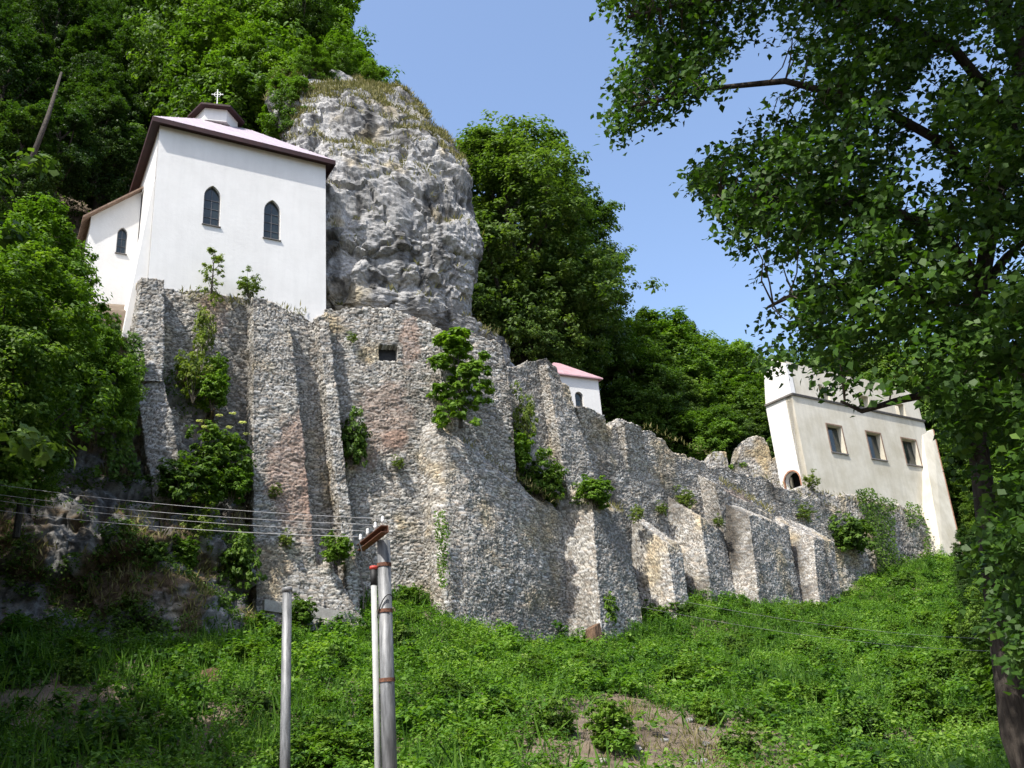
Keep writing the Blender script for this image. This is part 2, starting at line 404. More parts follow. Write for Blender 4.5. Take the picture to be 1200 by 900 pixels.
def solid_mesh(name, stations, res, ragged=0.0, mat=None, dark=0.0, warm=0.0, seed=0, off=np.zeros(3), sz=(.36, .36, .112), amp=1.0, holes=()):
    S = np.array(stations, float)                      # (ns,4,3): front-bottom, front-top, back-top, back-bottom
    mid = S[:, :3].mean(1); L = np.concatenate([[0], np.cumsum(np.linalg.norm(np.diff(mid, axis=0), axis=1))])
    nu = max(3, int(L[-1] / res) + 1); t = np.linspace(0, L[-1], nu)
    K = np.stack([np.stack([np.interp(t, L, S[:, k, c]) for c in range(3)], 1) for k in range(4)], 1)
    if ragged:
        q = np.stack([t * .9, np.full(nu, seed * 3.3), np.zeros(nu)], 1); q2 = np.stack([np.floor(t / .45) * 1.7, np.full(nu, seed * 5.1), np.zeros(nu)], 1)
        dz = ragged * (.7 * vnoise(q, 7) + .7 * vnoise(q2 + .37, 9)) - ragged * .3
        for k in (1, 2): K[:, k, 2] += dz
    H = np.linalg.norm(S[:, 1] - S[:, 0], axis=1).max(); D = np.linalg.norm(S[:, 2] - S[:, 1], axis=1).max()
    nv = max(3, int(H / res) + 1); nd = max(3, int(D / res) + 1)
    tv = np.linspace(0, 1, nv)[None, :, None]; td = np.linspace(0, 1, nd)[None, :, None]
    fr = lerp(K[:, 0][:, None], K[:, 1][:, None], tv); tp = lerp(K[:, 1][:, None], K[:, 2][:, None], td)
    bk = lerp(K[:, 2][:, None], K[:, 3][:, None], np.linspace(0, 1, 3)[None, :, None])
    pats = [fr, tp, bk]
    for i in (0, -1):
        a = lerp(K[i, 0], K[i, 1], np.linspace(0, 1, nv)[:, None]); b = lerp(K[i, 3], K[i, 2], np.linspace(0, 1, nv)[:, None])
        pats.append(lerp(a[:, None], b[:, None], np.linspace(0, 1, nd)[None, :, None]))
    ctr = K.reshape(-1, 3).mean(0)
    V = []; Q = []; base = 0
    for g in pats:
        a, b = g.shape[:2]; idx = base + np.arange(a * b).reshape(a, b)
        q = np.stack([idx[:-1, :-1], idx[1:, :-1], idx[1:, 1:], idx[:-1, 1:]], -1).reshape(-1, 4)
        e1 = (g[1:, :-1] - g[:-1, :-1]).reshape(-1, 3); e2 = (g[:-1, 1:] - g[:-1, :-1]).reshape(-1, 3); c = g[:-1, :-1].reshape(-1, 3)
        if np.sum(np.cross(e1, e2) * (c - ctr)) < 0: q = q[:, ::-1]
        V.append(g.reshape(-1, 3)); Q.append(q); base += a * b
    V = np.concatenate(V); Q = np.concatenate(Q)
    key = np.round(V / 2e-3).astype(np.int64); _, first, inv = np.unique(key, axis=0, return_index=True, return_inverse=True)
    V = V[first]; Q = inv.reshape(-1)[Q]
    fn = np.cross(V[Q[:, 2]] - V[Q[:, 0]], V[Q[:, 3]] - V[Q[:, 1]]); vn = np.zeros_like(V)
    for k in range(4):
        for c in range(3): vn[:, c] += np.bincount(Q[:, k], fn[:, c], len(V))
    vn = unit(vn)
    d, col = field_stone(V, dark, warm, seed, sz)
    V = V + vn * (d * amp)[:, None]
    for (hc, hs, hn, hd) in holes:                      # square niches pushed back into the wall
        rel = V - hc; e = np.cross([0, 0, 1.0], hn); m_ = (np.abs(rel @ e) < hs[0]) & (np.abs(rel[:, 2]) < hs[1]) & (np.abs(rel @ hn) < .8)
        V[m_] -= np.asarray(hn) * hd
    return npmesh(name, V - off, Q, mat or M['stone'], smooth=False, vcol=col)

def masonry(name, root, stations, res=.052, label=None, **kw):
    o = link(name, solid_mesh(name, stations, res, off=np.asarray(root.location), **kw), root)
    if label: o['label'] = label
    return o

def buttress(root, pl, FLB, FLT, FRT, FRB, Db, Dt, res=.052, name='buttress', back=.6, slope=.9, sink=1.2, turn=None, **kw):
    st = []
    if turn is not None:
        q = pl.px(*FLB, Db); Dt = Dt - Db; Db = 0.0; pl = Plane(q, turn)
        back += 2.6
    for b, t in ((FLB, FLT), (FRB, FRT)):
        fb = pl.px(*b, Db); ft = pl.px(*t, Dt); dirn = (fb - ft) / max(.5, abs(fb[2] - ft[2])); fb = fb + dirn * sink
        bt = ft - pl.n * (max(Dt, 0) + back); bt[2] += slope * (max(Dt, 0) + back) * .8; bb = fb - pl.n * (Db + back + .3)
        st.append([fb, ft, bt, bb])
    return masonry(name, root, st, res, **kw)

# ------------------------------------------------------------------ plan of the ruin
C0 = ray(174, 323) * 47.0
PC = Plane(C0, 59)                       # chapel front
C1 = PC.px(382, 365)
P2 = Plane(C1, 72)                       # sunlit wall beside the chapel
C2 = P2.px(490, 520)
PM = Plane(C2, 47)                       # long curtain wall
ZC = C0[2]
PB = Plane(PM.px(936, 575, -1.2), 55)    # ruined white building

# ------------------------------------------------------------------ terrain
class RBF:
    def __init__(s, pts):
        P = np.array(pts, float); s.X = P[:, :2]; n = len(P)
        r = np.linalg.norm(s.X[:, None] - s.X[None], axis=2)
        A = np.zeros((n + 3, n + 3)); A[:n, :n] = -r - .0 * np.eye(n); A[:n, n] = 1; A[:n, n + 1:] = s.X; A[n, :n] = 1; A[n + 1:, :n] = s.X.T
        s.w = np.linalg.lstsq(A, np.concatenate([P[:, 2], np.zeros(3)]), rcond=None)[0]
    def __call__(s, x, y):
        x = np.asarray(x, float); sh = x.shape; q = np.stack([x.ravel(), np.asarray(y, float).ravel()], 1); out = np.empty(len(q))
        for i in range(0, len(q), 20000):
            c = q[i:i + 20000]; r = np.linalg.norm(c[:, None] - s.X[None], axis=2)
            out[i:i + 20000] = -r @ s.w[:-3] + s.w[-3] + c @ s.w[-2:]
        return out.reshape(sh)

front_pts = []
for (u, v, pl, D) in [(60, 745, PC, 6), (130, 755, PC, 6), (200, 748, PC, 5.5), (270, 735, PC, 5), (315, 750, PC, 3.4), (415, 742, PC, 3.2), (470, 690, P2, .3),
                      (510, 722, PM, 2.6), (600, 765, PM, 2.8), (684, 762, PM, 2.8), (752, 735, PM, 2.2), (800, 704, PM, 1.6), (862, 706, PM, 1.8), (942, 722, PM, 2.2),
                      (986, 708, PM, 1.8), (1040, 672, PB, 1.8), (1105, 655, PB, 2.2), (1132, 661, PB, 2.2), (1185, 640, PB, 2)]:
    p = pl.px(u, v, D); front_pts.append(p)
for x in (-70, -45, -25, -10, 0, 10, 22, 40, 70):
    for y in (-30, 0, 12): front_pts.append((x, y, -1.6))
for (x, y, z) in [(-45, 20, -.8), (-25, 20, -.7), (-12, 20, -1.0), (-4, 21, -1.0), (4, 22, -1.2), (12, 25, -1.5), (22, 30, -1.5), (40, 34, -1.5), (-14, 28, 1.7), (-4, 30, 1.5), (4, 32, 1.2), (12, 37, 1.2),
                  (22, 45, 2.0), (35, 50, 2.5), (-25, 29, 3.0), (-40, 30, 5.5), (60, 60, 3), (55, 85, 12), (80, 95, 14), (-60, 30, 9), (-60, 50, 16), (-45, 42, 13), (-80, 60, 22)]:
    front_pts.append((x, y, z))
ZF = RBF(front_pts)
def bp(pl, u, D, z): q = pl.at(u, D, z); return tuple(q)
back_pts = [bp(PC, -2, -1, ZC - 2), bp(PC, 5, -2, ZC - .5), bp(PC, 10, -3, ZC - .3), bp(PC, 0, -9, ZC + 3), bp(PC, 10, -10, ZC + 5), bp(PC, -8, -2, ZC - 5), bp(PC, -9, -10, ZC + 5),
            bp(PM, 0, -2, 22), bp(PM, 6, -2, 21.0), bp(PM, 14, -2, 19), bp(PM, 24, -2, 16.5), bp(PM, 33, -2, 15.5), bp(PM, 6, -9, 21.5), bp(PM, 16, -9, 20), bp(PM, 28, -9, 17.5),
            bp(PB, 3, -2, 15.5), bp(PB, 12, -2, 14.5), bp(PB, 20, -2, 13), bp(PB, 26, -3, 13), bp(PB, 40, -3, 14), bp(PB, 24, -12, 16), bp(PB, 34, -12, 17), bp(PB, 12, -12, 18),
            (-38, 42, 21), (-50, 44, 32), (-30, 62, 45), (-42, 60, 52), (-60, 70, 74), (-26, 75, 57), (-16, 72, 50), (-13, 64, 42), (-9, 70, 39), (-2, 78, 34), (8, 88, 31), (-36, 95, 88), (-14, 92, 58),
            (0, 105, 44), (18, 105, 36), (38, 116, 32), (52, 122, 30), (66, 112, 20), (85, 120, 40), (20, 130, 44), (50, 140, 52), (0, 140, 56), (-30, 140, 95), (-70, 130, 110), (100, 160, 60), (30, 180, 52), (-80, 90, 85)]
ZB = RBF(back_pts)
LINE = np.array([(-120, 20), (-60, 33), (-34, 38), tuple(PC.at(-2.5, -.6, 0)[:2]), tuple(PC.at(9.7, -.8, 0)[:2]), tuple(P2.at(4.6, -.9, 0)[:2]), tuple(PM.at(1, -.9, 0)[:2]), tuple(PM.at(34, -.9, 0)[:2]),
                 tuple(PB.at(21.3, -.9, 0)[:2]), tuple(PB.at(26, -4, 0)[:2]), (75, 112), (140, 130)])
def sdist(x, y):
    """distance to the wall line, positive on the viewer's side"""
    best = np.full(x.shape, 1e9); sg = np.zeros(x.shape)
    for a, b in zip(LINE[:-1], LINE[1:]):
        d = b - a; L2 = d @ d; t = np.clip(((x - a[0]) * d[0] + (y - a[1]) * d[1]) / L2, 0, 1)
        ex, ey = x - a[0] - t * d[0], y - a[1] - t * d[1]; dd = np.hypot(ex, ey); cr = ex * d[1] - ey * d[0]
        m = dd < best; best = np.where(m, dd, best); sg = np.where(m, np.sign(cr), sg)
    return best * sg
def ground(x, y):
    x = np.asarray(x, float); y = np.asarray(y, float)
    s = sdist(x, y); w = .45 + 4.5 * sstep(-22, -32, x) + 5 * sstep(42, 50, x)
    k = sstep(-1, 1, -s / w)
    q = np.stack([x.ravel() * .35, y.ravel() * .35, np.zeros(x.size)], 1)
    nz = (fbm(q, 4, 5) * .35).reshape(x.shape) * sstep(5, 22, y)
    return ZF(x, y) * (1 - k) + ZB(x, y) * k + nz
def gz(x, y): return float(ground(np.array([x]), np.array([y]))[0])
def ground_px(u, v, d0=12, d1=140):
    d = ray(u, v); t = np.linspace(d0, d1, 900); z = ground(d[0] * t, d[1] * t); hit = np.nonzero(d[2] * t < z)[0]
    i = hit[0] if len(hit) else len(t) - 1
    return d * t[i]

def terrain():
    xs = np.concatenate([np.linspace(-900, -75, 14)[:-1], np.arange(-75, 75, .6), np.linspace(75, 900, 14)])
    ys = np.concatenate([np.linspace(-700, -12, 10)[:-1], np.arange(-12, 128, .6), np.linspace(128, 1100, 16)])
    X, Y = np.meshgrid(xs, ys, indexing='ij')
    Xc = np.clip(X, -85, 110); Yc = np.clip(Y, -30, 175); Z = ground(Xc, Yc)
    far = np.hypot(X - Xc, Y - Yc); Z = np.where(Y > 175, Z - (Y - 175) * .12, Z); Z = np.where(Yc < 10, np.minimum(Z, -1.6 + far * 0), Z)
    a, b = X.shape; idx = np.arange(a * b).reshape(a, b)
    Q = np.stack([idx[:-1, :-1], idx[1:, :-1], idx[1:, 1:], idx[:-1, 1:]], -1).reshape(-1, 4)
    o = link('hillside_ground', npmesh('hillside_ground', np.stack([X, Y, Z], -1).reshape(-1, 3), Q, M['soil'], smooth=True))
    tag(o, kind='structure')
terrain()

# ------------------------------------------------------------------ the crag
def rock_colour(P, grassy=0.0):
    a = fbm(P * np.array([.7, .7, .5]), 5, 12); b = fbm(P * np.array([1.6, 1.6, .5]), 4, 31)
    lum = .30 + .22 * a
    c = lum[:, None] * np.array([1.0, .985, .96])
    c = c * (1 - .7 * sstep(.04, .38, b))[:, None]
    oc = sstep(.2, .55, fbm(P * .6, 4, 55)); c = c * (1 + oc[:, None] * np.array([.10, -.02, -.25]))
    return np.clip(c, .05, .8)

def rock_disp(P, s=1.0):
    w = np.stack([fbm(P * .6, 4, 1), fbm(P * .6, 4, 2), fbm(P * .6, 4, 3)], 1)
    A = facets((P + w * .9) / np.array([3.9, 3.9, 3.0]), 5, .7); B = facets((P + w * .5) / np.array([1.3, 1.3, .75]), 18, .7)
    C_ = facets((P + w * .25) / np.array([.5, .5, .3]), 29, 1.0)
    crack = 1 - np.abs(fbm((P + w * .6) * np.array([.42, .42, .25]), 4, 61)) * 13
    return s * (1.3 * fbm(P * .2, 3, 20) + .50 * A + .13 * B + .07 * C_ + .16 * fbm(P * 2.2, 5, 25) - .34 * np.clip(crack, 0, 1) - .45)

def crag():
    rows = [(88, 322, 414, 7.2), (98, 322, 440, 6.6), (112, 322, 466, 5.8), (128, 322, 492, 4.9), (145, 324, 505, 4.2), (162, 326, 516, 3.7), (185, 328, 536, 2.9), (205, 330, 549, 2.4), (228, 332, 558, 2.0),
            (258, 334, 566, 1.5), (290, 334, 575, 1.1), (312, 334, 575, 1.0), (332, 334, 571, 1.05), (350, 334, 562, 1.1), (366, 334, 556, 1.2), (380, 334, 558, 1.3), (392, 334, 580, 1.6), (408, 334, 600, 1.9), (430, 334, 604, 2.1), (460, 334, 604, 2.1)]
    rows = np.array(rows, float); nr, nc = 250, 420
    t = np.linspace(0, len(rows) - 1, nr); R = np.stack([np.interp(t, np.arange(len(rows)), rows[:, c]) for c in range(4)], 1)
    ker = np.ones(9) / 9
    for c in range(1, 4): R[4:-4, c] = np.convolve(R[:, c], ker, 'valid')
    V = np.zeros((nr, nc, 3)); ph = np.linspace(-math.pi, math.pi, nc, endpoint=False)
    for i, (v, l, r_, bk) in enumerate(R):
        pl = Plane(P2.at(0, -bk - 3.0, 0), 66); A = pl.px(l, v); B = pl.px(r_ - 4, v)
        c = (A + B) / 2; h = (B - A) / 2
        sx = np.sign(np.sin(ph)) * np.abs(np.sin(ph)) ** .75; dp = np.where(np.cos(ph) > 0, np.cos(ph) * 3.2 * min(1, .3 + i / 110), np.cos(ph) * 4.0 * min(1, .3 + i / 110))
        V[i] = c + sx[:, None] * h + dp[:, None] * pl.n
    hollows = [(P2.px(398, 336, -1.0), np.array([.9, 1.6, .8]), 1.3), (P2.px(470, 318, 0), np.array([2.2, 2.2, .45]), .7), (P2.px(515, 330, 0), np.array([.5, 1.6, 1.1]), .8), (P2.px(430, 160, -3), np.array([1.2, 2, .6]), .5)]
    P = V.reshape(-1, 3); idx = np.arange(nr * nc).reshape(nr, nc); nx = np.roll(idx, -1, 1)
    Q = np.stack([idx[:-1], idx[1:], nx[1:], nx[:-1]], -1).reshape(-1, 4)
    e1 = np.roll(V, -1, 1) - np.roll(V, 1, 1); e2 = np.gradient(V, axis=0); n = unit(np.cross(e1, e2))
    if np.mean(np.sum(n[:, nc // 2] * np.array([0, -1.0, 0]), 1)) < 0: n = -n
    else: Q = Q[:, ::-1]
    hol = sum(am * np.exp(-np.sum(((P - c) / r_) ** 2, 1)) for c, r_, am in hollows)
    P2_ = P + n.reshape(-1, 3) * ((rock_disp(P) - hol) * np.repeat(sstep(-25, 30, np.arange(nr)), nc))[:, None]
    top = P2_.reshape(nr, nc, 3)[0].mean(0) + np.array([0, 0, .3]); Vf = np.concatenate([P2_, top[None]]); k = len(P2_)
    cap = np.stack([idx[0], nx[0], np.full(nc, k), np.full(nc, k)], -1)
    me = bpy.data.meshes.new('limestone_crag')
    Vl = Vf - C1; faces = Q.tolist() + [(a, b, c) for a, b, c, _ in cap.tolist()]
    me.from_pydata(Vl.tolist(), [], faces)
    a = me.attributes.new('col', 'FLOAT_COLOR', 'POINT'); cc = np.ones((len(Vf), 4), np.float32); cc[:, :3] = rock_colour(Vf); a.data.foreach_set('color', cc.ravel())
    me.materials.append(M['rock']); me.update()
    o = link('rock_outcrop', me, loc=C1); tag(o, 'tall bulging grey limestone crag with grassy top, beside the white chapel', 'rock')
    # dry grass and small herbs growing on the ledges
    vn = np.array([v.vector for v in me.vertex_normals])[:len(P2_)]
    vv = np.array([p for p in P2_]); up = vn[:, 2] if vn[:, 2].mean() > -1 else -vn[:, 2]
    uu, ww = np.array(proj_many(vv))
    face = vn @ CF < .3
    dens = (sstep(.3, .75, up) * (.12 + sstep(300, 150, ww)) + .5 * sstep(190, 90, ww) * sstep(-.2, .5, up)) * sstep(-.15, .25, fbm(vv * .45, 3, 66) + .15) * face
    pick = RS.random(len(vv)) < dens * .55
    pts = np.repeat(vv[pick], 5, 0); pts = pts + RS.normal(size=pts.shape) * np.array([.12, .12, .05])
    grass_blades(pts, 'cliff_grass', (.2, .55), M['grass'], 'low dry grass and herbs growing over the top of the limestone crag', 'grass')

def proj_many(p):
    z = p @ CF; return 600 + FP * (p @ CR) / z, 450 - FP * (p @ CU) / z

def grass_blades(pts, name, size, mat, label, cat, wide=.16):
    n = len(pts); d = unit(RS.normal(size=(n, 3)) * .5 + np.array([0, 0, 1.0])); s = RS.uniform(*size, (n, 1))
    w = unit(np.cross(d, RS.normal(size=(n, 3)))) * s * wide * .5
    V = np.stack([pts - d * s * .1, pts + d * s * .35 + w, pts + d * s, pts + d * s * .35 - w], 1).reshape(-1, 3)
    o = link(name, npmesh(name, V, np.arange(4 * n).reshape(n, 4), mat, face=np.clip(RS.normal(.45, .22, n), 0, 1)))
    return tag(o, label, cat, kind='stuff')
crag()

def rock_face():
    us = [-150, 0, 80, 150, 205, 255, 285, 300]
    rows = [(800, 6.5, 0), (745, 5.8, 0), (700, 4.6, 0), (650, 4.2, 0), (610, 3.6, 0), (560, 2.6, 0), (510, 1.6, 0), (440, .6, 0), (390, -.8, 0)]
    nr, nc = 210, 330
    G0 = np.array([[PC.px(u, v - (30 if u < 100 and v < 600 else 0), D + (1.2 if 80 < u < 240 and 600 < v < 720 else 0) - (1.2 if u == 285 else 3.0 if u == 300 else 0)) for u in us] for v, D, _ in rows])
    ti = np.linspace(0, len(rows) - 1, nr); tj = np.linspace(0, len(us) - 1, nc)
    T1 = np.stack([[np.interp(ti, np.arange(len(rows)), G0[:, j, c]) for j in range(len(us))] for c in range(3)], -1)
    T1 = np.transpose(T1, (1, 0, 2)); V = np.stack([[np.interp(tj, np.arange(len(us)), T1[i, :, c]) for i in range(nr)] for c in range(3)], -1)
    P = V.reshape(-1, 3); n = unit(np.cross(np.gradient(V, axis=1), np.gradient(V, axis=0))).reshape(-1, 3)
    if n[:, 1].mean() > 0: n = -n
    P3 = P + n * (rock_disp(P, 1.1) * 1.1)[:, None]
    idx = np.arange(nr * nc).reshape(nr, nc); Q = np.stack([idx[:-1, :-1], idx[1:, :-1], idx[1:, 1:], idx[:-1, 1:]], -1).reshape(-1, 4)
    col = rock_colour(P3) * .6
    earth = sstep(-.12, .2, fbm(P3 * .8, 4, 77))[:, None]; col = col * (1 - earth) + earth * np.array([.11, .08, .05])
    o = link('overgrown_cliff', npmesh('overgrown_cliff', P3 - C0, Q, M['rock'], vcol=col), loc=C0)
    tag(o, 'dark overgrown rock face with brown earth, below the chapel wall', 'rock')
    return P3, n
RF, RFN = rock_face()

# ------------------------------------------------------------------ masonry walls
BRICK += [(PC.px(345, 560, 1.9), np.array([1.5, 1.5, 3.6]), .75), (PC.px(365, 600, 1.9), np.array([.7, .7, 3.2]), .8), (P2.px(450, 490, 0), np.array([1.7, 1.7, 2.2]), .55), (P2.px(462, 515, 0), np.array([.8, .8, .7]), .95), (P2.px(480, 400, 0), np.array([.7, .7, 2.0]), .7),
          (P2.px(425, 540, 0), np.array([.9, .9, 1.0]), .5), (PM.px(870, 580, 1.0), np.array([3.4, 3.4, .9]), .55), (PM.px(893, 670, 2), np.array([.3, .3, 3]), .4), (PC.px(252, 365, .2), np.array([.8, .8, 1.6]), .5)]

def wall_run(root, name, pl, tops, bots, D=0.0, Dtop=None, thick=1.3, res=.052, **kw):
    st = []
    bx = [b[0] for b in bots]; by = [b[1] for b in bots]
    for (u, v) in tops:
        ft = pl.px(u, v, D if Dtop is None else Dtop); fb0 = pl.px(float(np.interp(u, bx, bx)), float(np.interp(u, bx, by)), D)
        fb = np.array([ft[0], ft[1], fb0[2]]) + pl.n * ((0 if Dtop is None else D - Dtop))
        bt = ft - pl.n * thick; bb = fb - pl.n * thick; st.append([fb, ft, bt, bb])
    return masonry(name, root, st, res, **kw)

W1 = empty('retaining_wall', PC.px(300, 700), 'tall grey rubble retaining wall with buttresses holding up the white chapel', 'wall')
wall_run(W1, 'wall_body', PC, [(163, 330), (194, 338), (250, 341), (300, 348), (340, 362), (366, 374), (386, 372)], [(150, 640), (300, 715), (400, 720)], D=.9, Dtop=.12, thick=1.6, ragged=.25, seed=1)
buttress(W1, PC, (153, 440), (166, 325), (193, 325), (191, 440), 2.0, 1.3, seed=2, sink=.3, slope=.3, ragged=.15)
buttress(W1, PC, (181, 588), (156, 436), (190, 428), (214, 560), 2.7, 1.7, seed=3, slope=1.0, ragged=.35, sink=.8)
buttress(W1, PC, (296, 715), (297, 346), (338, 360), (377, 716), 2.6, 1.3, seed=4, slope=.5, ragged=.2, dark=.12)
buttress(W1, PC, (300, 708), (300, 640), (386, 664), (418, 712), 3.1, 2.35, seed=5, slope=1.0, ragged=.25, name='buttress_foot')
buttress(W1, PC, (411, 716), (372, 372), (384, 366), (424, 716), 2.6, .9, seed=6, slope=.4, name='buttress')
led = MB(); a = PC.px(310, 706, 3.35); b = PC.px(416, 722, 3.3); led.box(a - np.array([0, 0, .35]), b - a, -PC.n * .9, np.array([0, 0, .5])); led.build('concrete_ledge', M['concrete'], W1)

W2 = empty('sunlit_wall', P2.px(450, 690), 'high pale sunlit rubble wall with brick patches and a square hole, under the crag', 'wall')
hole = (P2.px(455, 414, .12), (.5, .46), P2.n, 2.2)
wall_run(W2, 'wall_body', P2, [(380, 362), (410, 358), (440, 360), (470, 366), (500, 372), (520, 385)], [(380, 740), (520, 740)], D=.35, Dtop=.1, thick=3.0, ragged=.22, seed=7, holes=[hole], warm=.4)
hb = MB(); hc = P2.px(455, 414, -.45); hb.box(hc - P2.e * .8 - np.array([0, 0, .7]), P2.e * 1.6, -P2.n * .1, np.array([0, 0, 1.4])); hb.build('hole_shade_panel', M['black'], W2)  # black panel standing in for the shade deep in the hole
P3 = Plane(P2.px(516, 400), 58)
wall_run(W2, 'side_wall', P3, [(514, 390), (545, 386), (566, 392), (588, 402), (596, 440)], [(510, 620), (600, 620)], D=.3, Dtop=.2, thick=1.6, ragged=.3, seed=8)

WB = empty('bastion', PM.px(600, 760, 2), 'massive sloping grey stone bastion standing lowest in the middle of the ruin', 'wall')
st = []
for (bu, bv, bd, tu, tv, td) in [(504, 706, .6, 491, 530, .2), (510, 714, 1.9, 503, 512, .9), (522, 726, 2.7, 522, 508, 1.6), (546, 746, 3.1, 550, 524, 2.0), (590, 766, 3.0, 590, 556, 2.0), (640, 774, 2.4, 628, 584, 1.6), (681, 776, 1.6, 659, 604, .9)]:
    fb = PM.px(bu, bv, bd); ft = PM.px(tu, tv, td); fb = fb + (fb - ft) / abs(fb[2] - ft[2]) * 1.2
    bt = ft - PM.n * (td + 1.0); bt[2] += 1.1 * (td + .9); st.append([fb, ft, bt, fb - PM.n * (bd + 1.2)])
masonry('bastion_body', WB, st, seed=9, ragged=.25)

W3 = empty('curtain_wall', PM.px(800, 690), 'long ruined curtain wall stepping down from the crag with many buttresses', 'wall')
TOP = [(584, 428), (600, 436), (618, 423), (640, 421), (652, 430), (660, 452), (674, 480), (690, 478), (704, 484), (716, 496), (726, 489), (745, 496), (775, 515), (800, 533), (840, 546), (890, 558), (925, 571), (960, 588), (992, 604)]
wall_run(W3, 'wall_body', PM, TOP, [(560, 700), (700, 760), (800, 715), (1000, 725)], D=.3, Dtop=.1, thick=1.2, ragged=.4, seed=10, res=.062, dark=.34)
buttress(W3, PM, (676, 640), (641, 428), (666, 450), (716, 620), 1.4, .9, seed=11, slope=.5, ragged=.6, res=.06, name='wall_stub')
buttress(W3, PM, (738, 590), (731, 489), (752, 500), (768, 590), -.3, .9, seed=31, slope=.3, ragged=.3, res=.062, name='wall_remnant')
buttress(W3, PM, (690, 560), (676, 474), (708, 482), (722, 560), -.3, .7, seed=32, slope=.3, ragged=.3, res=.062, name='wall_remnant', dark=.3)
buttress(W3, PM, (705, 746), (694, 588), (730, 600), (757, 742), 3.9, 3.0, seed=12, turn=37, slope=1.2, ragged=.2, res=.062)
buttress(W3, PM, (791, 706), (782, 634), (797, 640), (808, 706), 3.3, 2.7, seed=13, turn=37, slope=1.2, ragged=.15, res=.072)
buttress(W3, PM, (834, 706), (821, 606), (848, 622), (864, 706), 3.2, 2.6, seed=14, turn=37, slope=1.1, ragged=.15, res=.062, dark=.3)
buttress(W3, PM, (866, 712), (838, 566), (905, 606), (932, 712), 1.8, 1.5, seed=15, slope=.9, ragged=.12, res=.072, name='brick_ramp', sink=1.5)
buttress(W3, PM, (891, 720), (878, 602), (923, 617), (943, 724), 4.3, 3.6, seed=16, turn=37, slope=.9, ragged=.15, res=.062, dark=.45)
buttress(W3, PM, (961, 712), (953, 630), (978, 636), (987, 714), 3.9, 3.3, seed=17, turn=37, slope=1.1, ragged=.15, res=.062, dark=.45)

W4 = empty('rubble_base', PB.px(1030, 680), 'rough pale rubble wall with ivy under the roofless white building', 'wall')
wall_run(W4, 'wall_body', PB, [(938, 570), (955, 570), (985, 582), (1010, 578), (1050, 590), (1082, 606), (1100, 630)], [(930, 700), (1000, 740), (1110, 700)], D=1.6, Dtop=.35, thick=1.6, ragged=.5, seed=18, res=.09, amp=1.6)

R1 = empty('wall_stump', Plane(PM.px(846, 545, -5), 60).px(846, 552), 'small rounded brick and stone stump left of the round tower ruin', 'ruin')
pl = Plane(R1.location, 74)
masonry('stump_body', R1, [[pl.px(826, 590), pl.px(827, 541), pl.px(829, 538) - pl.n * 1, pl.px(829, 590) - pl.n * 1], [pl.px(836, 590), pl.px(836, 529), pl.px(836, 528) - pl.n * 1.1, pl.px(836, 590) - pl.n * 1.1],
                          [pl.px(850, 590), pl.px(850, 530), pl.px(850, 529) - pl.n * 1.1, pl.px(850, 590) - pl.n * 1.1], [pl.px(854, 590), pl.px(853, 541), pl.px(852, 540) - pl.n, pl.px(853, 590) - pl.n]], .09, seed=19, warm=.6)
R2 = empty('round_ruin', Plane(PM.px(890, 545, -5), 60).px(885, 560), 'round-topped stump of a stone tower beside the white gable', 'ruin')
pl = Plane(R2.location, 76)
for nm, prof in (('tower_stump', [(864, 540), (868, 522), (876, 513), (886, 511), (895, 513), (901, 524), (904, 536)]), ('rubble_wing', [(900, 545), (908, 536), (916, 530), (926, 533)])):
    masonry(nm, R2, [[pl.px(u, 600, .0), pl.px(u, v), pl.px(u, v) - pl.n * 1.6, pl.px(u, 600) - pl.n * 1.6] for u, v in prof], .08, seed=20, warm=.5, amp=1.0)

# ------------------------------------------------------------------ windows
def arch(w, h, k=7, pointed=True):
    """outline of a window, origin at the middle of its foot"""
    r = w * (.95 if pointed else .5); pts = [(-w / 2, 0), (w / 2, 0)]
    if pointed:
        cx = w / 2 - r; top = math.sqrt(max(0, r * r - cx * cx)); y0 = h - top; a1 = math.atan2(top, -cx)
        R_ = [(cx + r * math.cos(a1 * t / k), y0 + r * math.sin(a1 * t / k)) for t in range(k + 1)]
        pts += R_ + [(-x, y) for x, y in R_[::-1][1:]]
    else:
        pts += [(w / 2 * math.cos(math.pi * t / (2 * k)), h - w / 2 + w / 2 * math.sin(math.pi * t / (2 * k))) for t in range(2 * k + 1)]
    out = []
    for p in pts:
        if not out or math.hypot(p[0] - out[-1][0], p[1] - out[-1][1]) > 1e-4: out.append(p)
    return out
def shift(poly, u, z): return [(a + u, b + z) for a, b in poly]
def wpos(pl, u, v, D=0.0):
    q = pl.px(u, v, D); return float((q - pl.p)[:2] @ pl.e[:2]), q[2]

